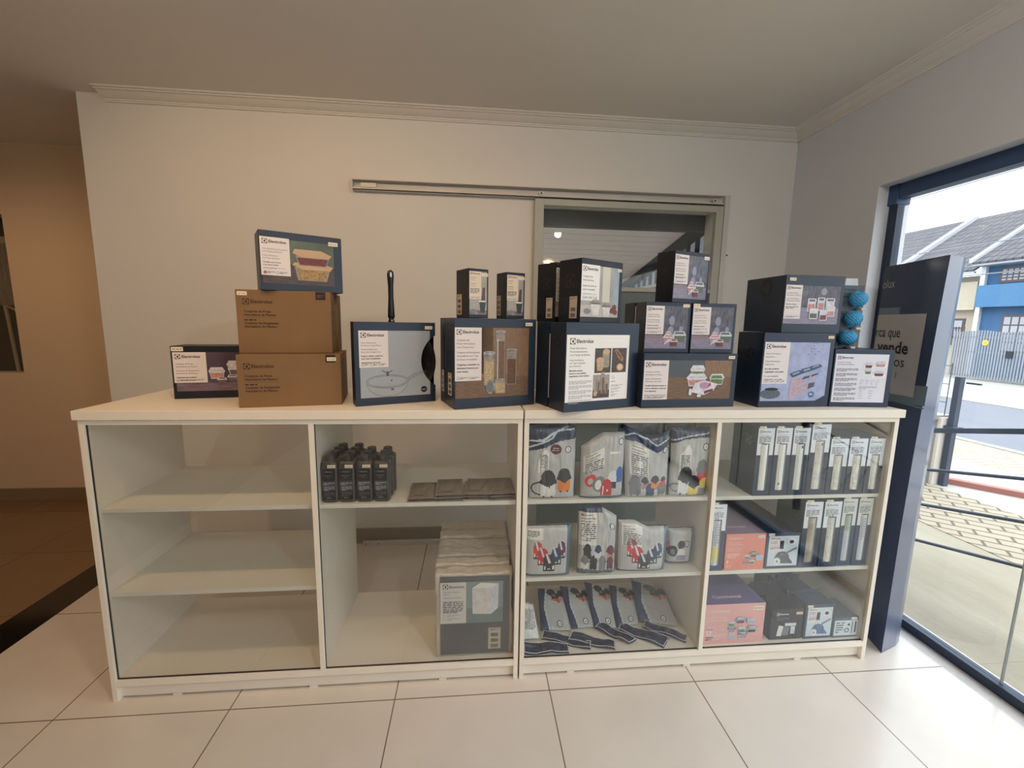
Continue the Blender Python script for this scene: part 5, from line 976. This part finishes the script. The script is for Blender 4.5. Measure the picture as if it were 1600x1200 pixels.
filter_box('narrow navy filter box with all-white printed insert, against the end panel', 1.6235, .032, Z2, .068, .306, group=g2, insert=pm('white_tube_insert', (216, 220, 234)), style='print', body=NB, paper=mat('ivory_paper', (220, 224, 220), .45, var=.01))
# --- coral and pink storage boxes -------------------------------------------------------
CORAL = mat('coral_card', (228, 134, 108), .4, var=.02, coat=.2); PINK = mat('pink_card', (232, 172, 168), .4, var=.02, coat=.2); PURP = mat('purple_card', (126, 96, 122), .4, coat=.2); VIOL = mat('violet_card', (106, 96, 140), .4, coat=.2); ROSE = pm('rose', (234, 206, 206)); AQUA = pm('aqua', (150, 190, 210)); TEALP = pm('teal', (70, 140, 160))
def f_cont(num, fills, wtxt):
    def f(A, w_, h):
        p = 'printed_lettering'; s = w_/.176; A.text(p, 'Continental', .010*s, h-.024*s, .0135*s, ROSE, 1, True)
        for i, t in enumerate(('Conjunto de potes', 'herméticos de plástico', '', 'Juego de recipientes', 'herméticos de plástico')):
            if t: A.text(p, t, .010*s, h-(.040+.009*i)*s, .0072*s, ROSE, 1, True)
        A.small(p, .010*s, h-.090*s, .055*s, 3, .007*s, ROSE, 1); A.text(p, num, .008*s, .030*s, .022*s, WHITE, 1, True); A.text(p, 'peças', .026*s, .033*s, .006*s, ROSE, 1); A.small(p, .010*s, .020*s, .026*s, 2, .006*s, ROSE, 1)
        for i, (x, y, a) in enumerate(fills): tub(A, x*w_, y*h, a*w_, a*w_*.72, [FROST, AQUA, FROST, TEALP][i % 4] if num == '17' else [ROSE, GREENS, FROST, BERRY][i % 4], FROST, [SALM, GREENS, BERRY, AQUA][(i+1) % 4], 3+i % 3*4)
        sticker(A, w_-.036*s, h-.020*s, .030*s)
    return f
def t_cont(A, w_, d): A.text('top_lettering', 'Continental', w_*.22, d*.13, w_*.10, ROSE, 1, True)
ob = carton('storage_box', 'coral box with purple top and pictured tubs, on the middle shelf', (1.047, .030, Z2), 0, .174, .42, .160, f_cont('6', [(.48, .30, .16), (.62, .34, .20), (.76, .26, .20), (.46, .12, .14), (.60, .16, .16)], 1), None, None, t_cont, body=CORAL, lid=False)
MB().box((.0005, .001, .160), (.1735, .419, .1605), PURP).build('purple_top', ob)
A = Art(face_top(.1612)); t_cont(A, .174, .42); A.build(ob)
ob = carton('storage_box', 'large pink box with violet top and pictured blue tubs, on the bottom shelf', (.978, .030, Z3), 0, .275, .30, .184, f_cont('17', [(.40, .44, .12), (.52, .50, .16), (.70, .50, .13), (.40, .28, .14), (.56, .28, .14), (.72, .26, .16), (.42, .12, .12), (.58, .12, .16)], 1), None, None, None, body=PINK, lid=False)
MB().box((.0005, .001, .184), (.2745, .299, .1846), VIOL).build('violet_top', ob); A = Art(face_top(.1852)); t_cont(A, .275, .30); A.build(ob)
# --- vacuum kits ---------------------------------------------------------------------------
def canister(A, u, v, s, m, wheel=WHV):
    p = 'photo_panel'; A.ell(p, u, v+.34*s, .34*s, .30*s, m, 3, 24, 0, 180); A.poly(p, [(u-.36*s, v+.08*s), (u+.52*s, v+.04*s), (u+.50*s, v+.14*s), (u+.10*s, v+.60*s), (u-.20*s, v+.62*s), (u-.36*s, v+.36*s)], m, 4)
    A.ell(p, u-.24*s, v+.16*s, .17*s, .19*s, wheel, 5); A.ell(p, u-.24*s, v+.16*s, .05*s, .06*s, GRV, 6); A.poly(p, [(u-.10*s, v+.45*s), (u+.10*s, v+.45*s), (u+.02*s, v+.56*s), (u-.10*s, v+.56*s)], GRV, 5)
def f_kit(col, bgm):
    def f(A, w_, h):
        p = 'photo_panel'; A.rect(p, .010, .012, w_-.006, h-.014, bgm, 1); canister(A, w_*.50, .018, w_*.62, col)
        A.poly(p, [(w_*.60, h*.40), (w_*.92, h*.55), (w_*.92, h*.60), (w_*.60, h*.46)], GRV, 4); A.ell(p, w_*.74, h*.76, w_*.13, h*.10, WHV, 5); A.ell(p, w_*.74, h*.75, w_*.07, h*.05, INK, 6); A.rect(p, w_*.40, h*.55, w_*.52, h*.78, INK, 2)
        label_panel(A, .014, h*.46, w_*.44, h-.016, ['*Kit acessórios', '*para aspirador', '', 'Kit de accesorios'], .0052, 3, 0); sticker(A, .006, h-.012, .026)
    return f
PALEP = pm('pale_print', (206, 218, 226)); GBL = pm('steel_blue', (86, 128, 176), contrast=(50, 80, 120), vscale=60); GRD = pm('graphite', (96, 100, 106), contrast=(70, 74, 80), vscale=60)
carton('vacuum_kit_box', 'slate box with a grey canister vacuum picture, beside the coral box', (1.226, .030, Z2), 0, .149, .40, .160, f_kit(GRD, PALEP), None, body=SLATE, lid=False)
def f_blk(A, w_, h):
    p = 'printed_lettering'; symbol(A, p, .024, h-.030, .013, WHITE, NAVY2, 1); A.text(p, 'Electrolux', .040, h-.0265, .0095, WHITE, 1, True); A.small(p, .024, h-.040, .06, 3, .006, GREY_INK, 1)
    q = 'photo_panel'; A.poly(q, [(.030, .018), (.052, .016), (.060, .064), (.038, .068)], WHV, 1); A.poly(q, [(.052, .020), (.084, .020), (.088, .060), (.060, .062)], GRV, 2); A.rect(q, .066, .064, .118, .078, FROST, 1); A.rect(q, .094, .026, .114, .062, FROST, 1)
    for i in range(4): A.ell(q, .072+.013*i, .071, .004, .005, WHV, 2)
    sticker(A, w_-.034, h-.026, .030, mat('peach_tag', (236, 206, 160), .5))
tabm = mat('teal_grey_card', (66, 84, 92), .42)
def hang_box(label, loc, w_, d, h, front, body, tab=.030, grp=None, yaw=0):
    o = carton('vacuum_kit_box', label, loc, yaw, w_, d, h, front, l_plain, body=body, group=grp, lid=False)
    if tab:
        mb = MB(); a, b, z0, z1_ = .012, w_-.006, h, h+tab; yb = d*.72
        mb.prism([(a, 0, z0), (w_*.42, 0, z0), (w_*.42, 0, z0+tab*.45), (w_*.58, 0, z0+tab*.45), (w_*.58, 0, z0), (b, 0, z0), (b, 0, z1_), (a, 0, z1_)], (0, yb, 0), (0, .0012, 0), body); mb.build('hang_tab', o)
    return o
hang_box('black kit box picturing a white filter and cloths, beside the pink box', (1.290, .036, Z3), .146, .085, .144, f_blk, NAVY2, .026, 'vacuum kit boxes', 0)
hang_box('black kit box hidden behind the one picturing a white filter', (1.278, .128, Z3), .146, .085, .150, f_blk, NAVY2, .026, 'vacuum kit boxes', 0)
hang_box('slate kit box with a blue canister vacuum picture, bottom shelf', (1.443, .032, Z3), .132, .11, .162, f_kit(GBL, PALEP), SLATE, .022, 'vacuum kit boxes')
hang_box('dark kit box with hanging tab behind the blue vacuum kit', (1.436, .150, Z3), .130, .10, .158, f_kit(GBL, PALEP), SLATE, .028, 'vacuum kit boxes')
hang_box('rearmost kit box with hanging tab behind the blue vacuum kit', (1.430, .258, Z3), .130, .10, .160, f_kit(GBL, PALEP), SLATE, .030, 'vacuum kit boxes')
def f_low(A, w_, h):
    p = 'photo_panel'; A.rect(p, .006, .010, w_-.003, h-.014, PALEP, 1); A.ring(p, w_*.56, h*.36, .011, .004, INK, 2, 16); A.ell(p, w_*.62, h*.64, .006, .006, INK, 2); A.rect(p, w_*.74, h*.2, w_*.78, h*.8, TEALL, 2); A.rect(p, w_*.86, h*.24, w_*.93, h*.8, INK, 2)
    A.small('printed_label', w_*.10, h*.74, w_*.34, 5, .011, GREY_INK, 2); sticker(A, w_-.036, h-.010, .026, WHITE)
hang_box('low teal-grey kit box with small parts picture, against the end panel', (1.579, .030, Z3), .117, .13, .096, f_low, tabm, 0, 'vacuum kit boxes')

# ================================================================ totem by the window
def totem():
    """curved-base display: message face from the near corner towards the window wall"""
    ang = R(75); O = Vector((1.828, .027, 0)); o = thing('display_totem', 'tall navy display totem with grey message panel standing in front of the window', 'totem', O, 0)
    d = Vector((math.cos(ang), math.sin(ang), 0)); n = Vector((d.y, -d.x, 0))
    flare = lambda z: -.038*max(0, (z-.5)/1.22)**1.5
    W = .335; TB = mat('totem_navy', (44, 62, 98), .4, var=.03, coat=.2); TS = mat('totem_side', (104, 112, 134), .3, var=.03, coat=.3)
    def outline(z):
        e = flare(z); f = d*e
        a = [f, f*.9+Vector((.105, .036, 0)), f*.8+Vector((.150, .062, 0)), f*.6+Vector((.180, .100, 0)), f*.4+Vector((.188, .150, 0)), Vector((.185, .30, 0)), d*W+Vector((.05, .0, 0)), d*W]
        return [p+Vector((0, 0, z)) for p in a]
    zs = [0, .3, .6, .9, 1.15, 1.4, 1.6, 1.724]; mb = MB(); rings = [outline(z) for z in zs]; nn = 8
    for i in range(len(zs)-1):
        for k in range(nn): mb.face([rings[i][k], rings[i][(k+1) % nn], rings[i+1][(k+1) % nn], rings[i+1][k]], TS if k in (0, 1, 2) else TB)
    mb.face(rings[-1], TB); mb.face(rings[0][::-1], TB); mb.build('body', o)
    S = lambda u, v, k: d*u-n*(EPS*k*2)+Vector((0, 0, v))
    A = Art(S); PG = mat('totem_grey_panel', (188, 187, 190), .5, var=.02); PB = mat('totem_slate_panel', (116, 136, 152), .5, var=.02)
    A.rect('slate_panel', .195, 1.38, W-.001, 1.534, PB, 1); A.poly('slate_panel', [(-.026, 1.130), (W-.001, 1.104), (W-.001, 1.18), (-.028, 1.212)], PB, 1); A.poly('grey_panel', [(.041, 1.156), (W-.001, 1.145), (W-.001, 1.503), (.034, 1.503)], PG, 2)
    GX = mat('totem_letter_grey', (176, 180, 190), .5)
    def rt(part_, txt, u, v, s, m, bold=False, wide=1.0):
        vs, fs, wd = glyphs(txt, bold); A.mb(part_).geo([S(u+(wd-x)*s*wide, v+y*s, 4) for x, y in vs], fs, m)   # reads towards the near edge
    rt('brand_lettering', 'olux', .246, 1.624, .058, GX, wide=.80)
    rt('message_lettering', 'rca que', .168, 1.402, .066, INK, wide=.84); rt('bold_lettering', 'vende', .108, 1.332, .074, INK, True, wide=1.12); rt('message_lettering', 'os', .119, 1.274, .066, INK, wide=1.1); rt('message_lettering', 'l', .158, 1.222, .042, INK)
    MB().prism([tuple(d*-.027-n*.004), tuple(d*W-n*.004), tuple(d*W), tuple(d*-.027)], (0, 0, 1.118), (0, 0, .006), PB).build('ledge', o)
    A.build(o)
totem()
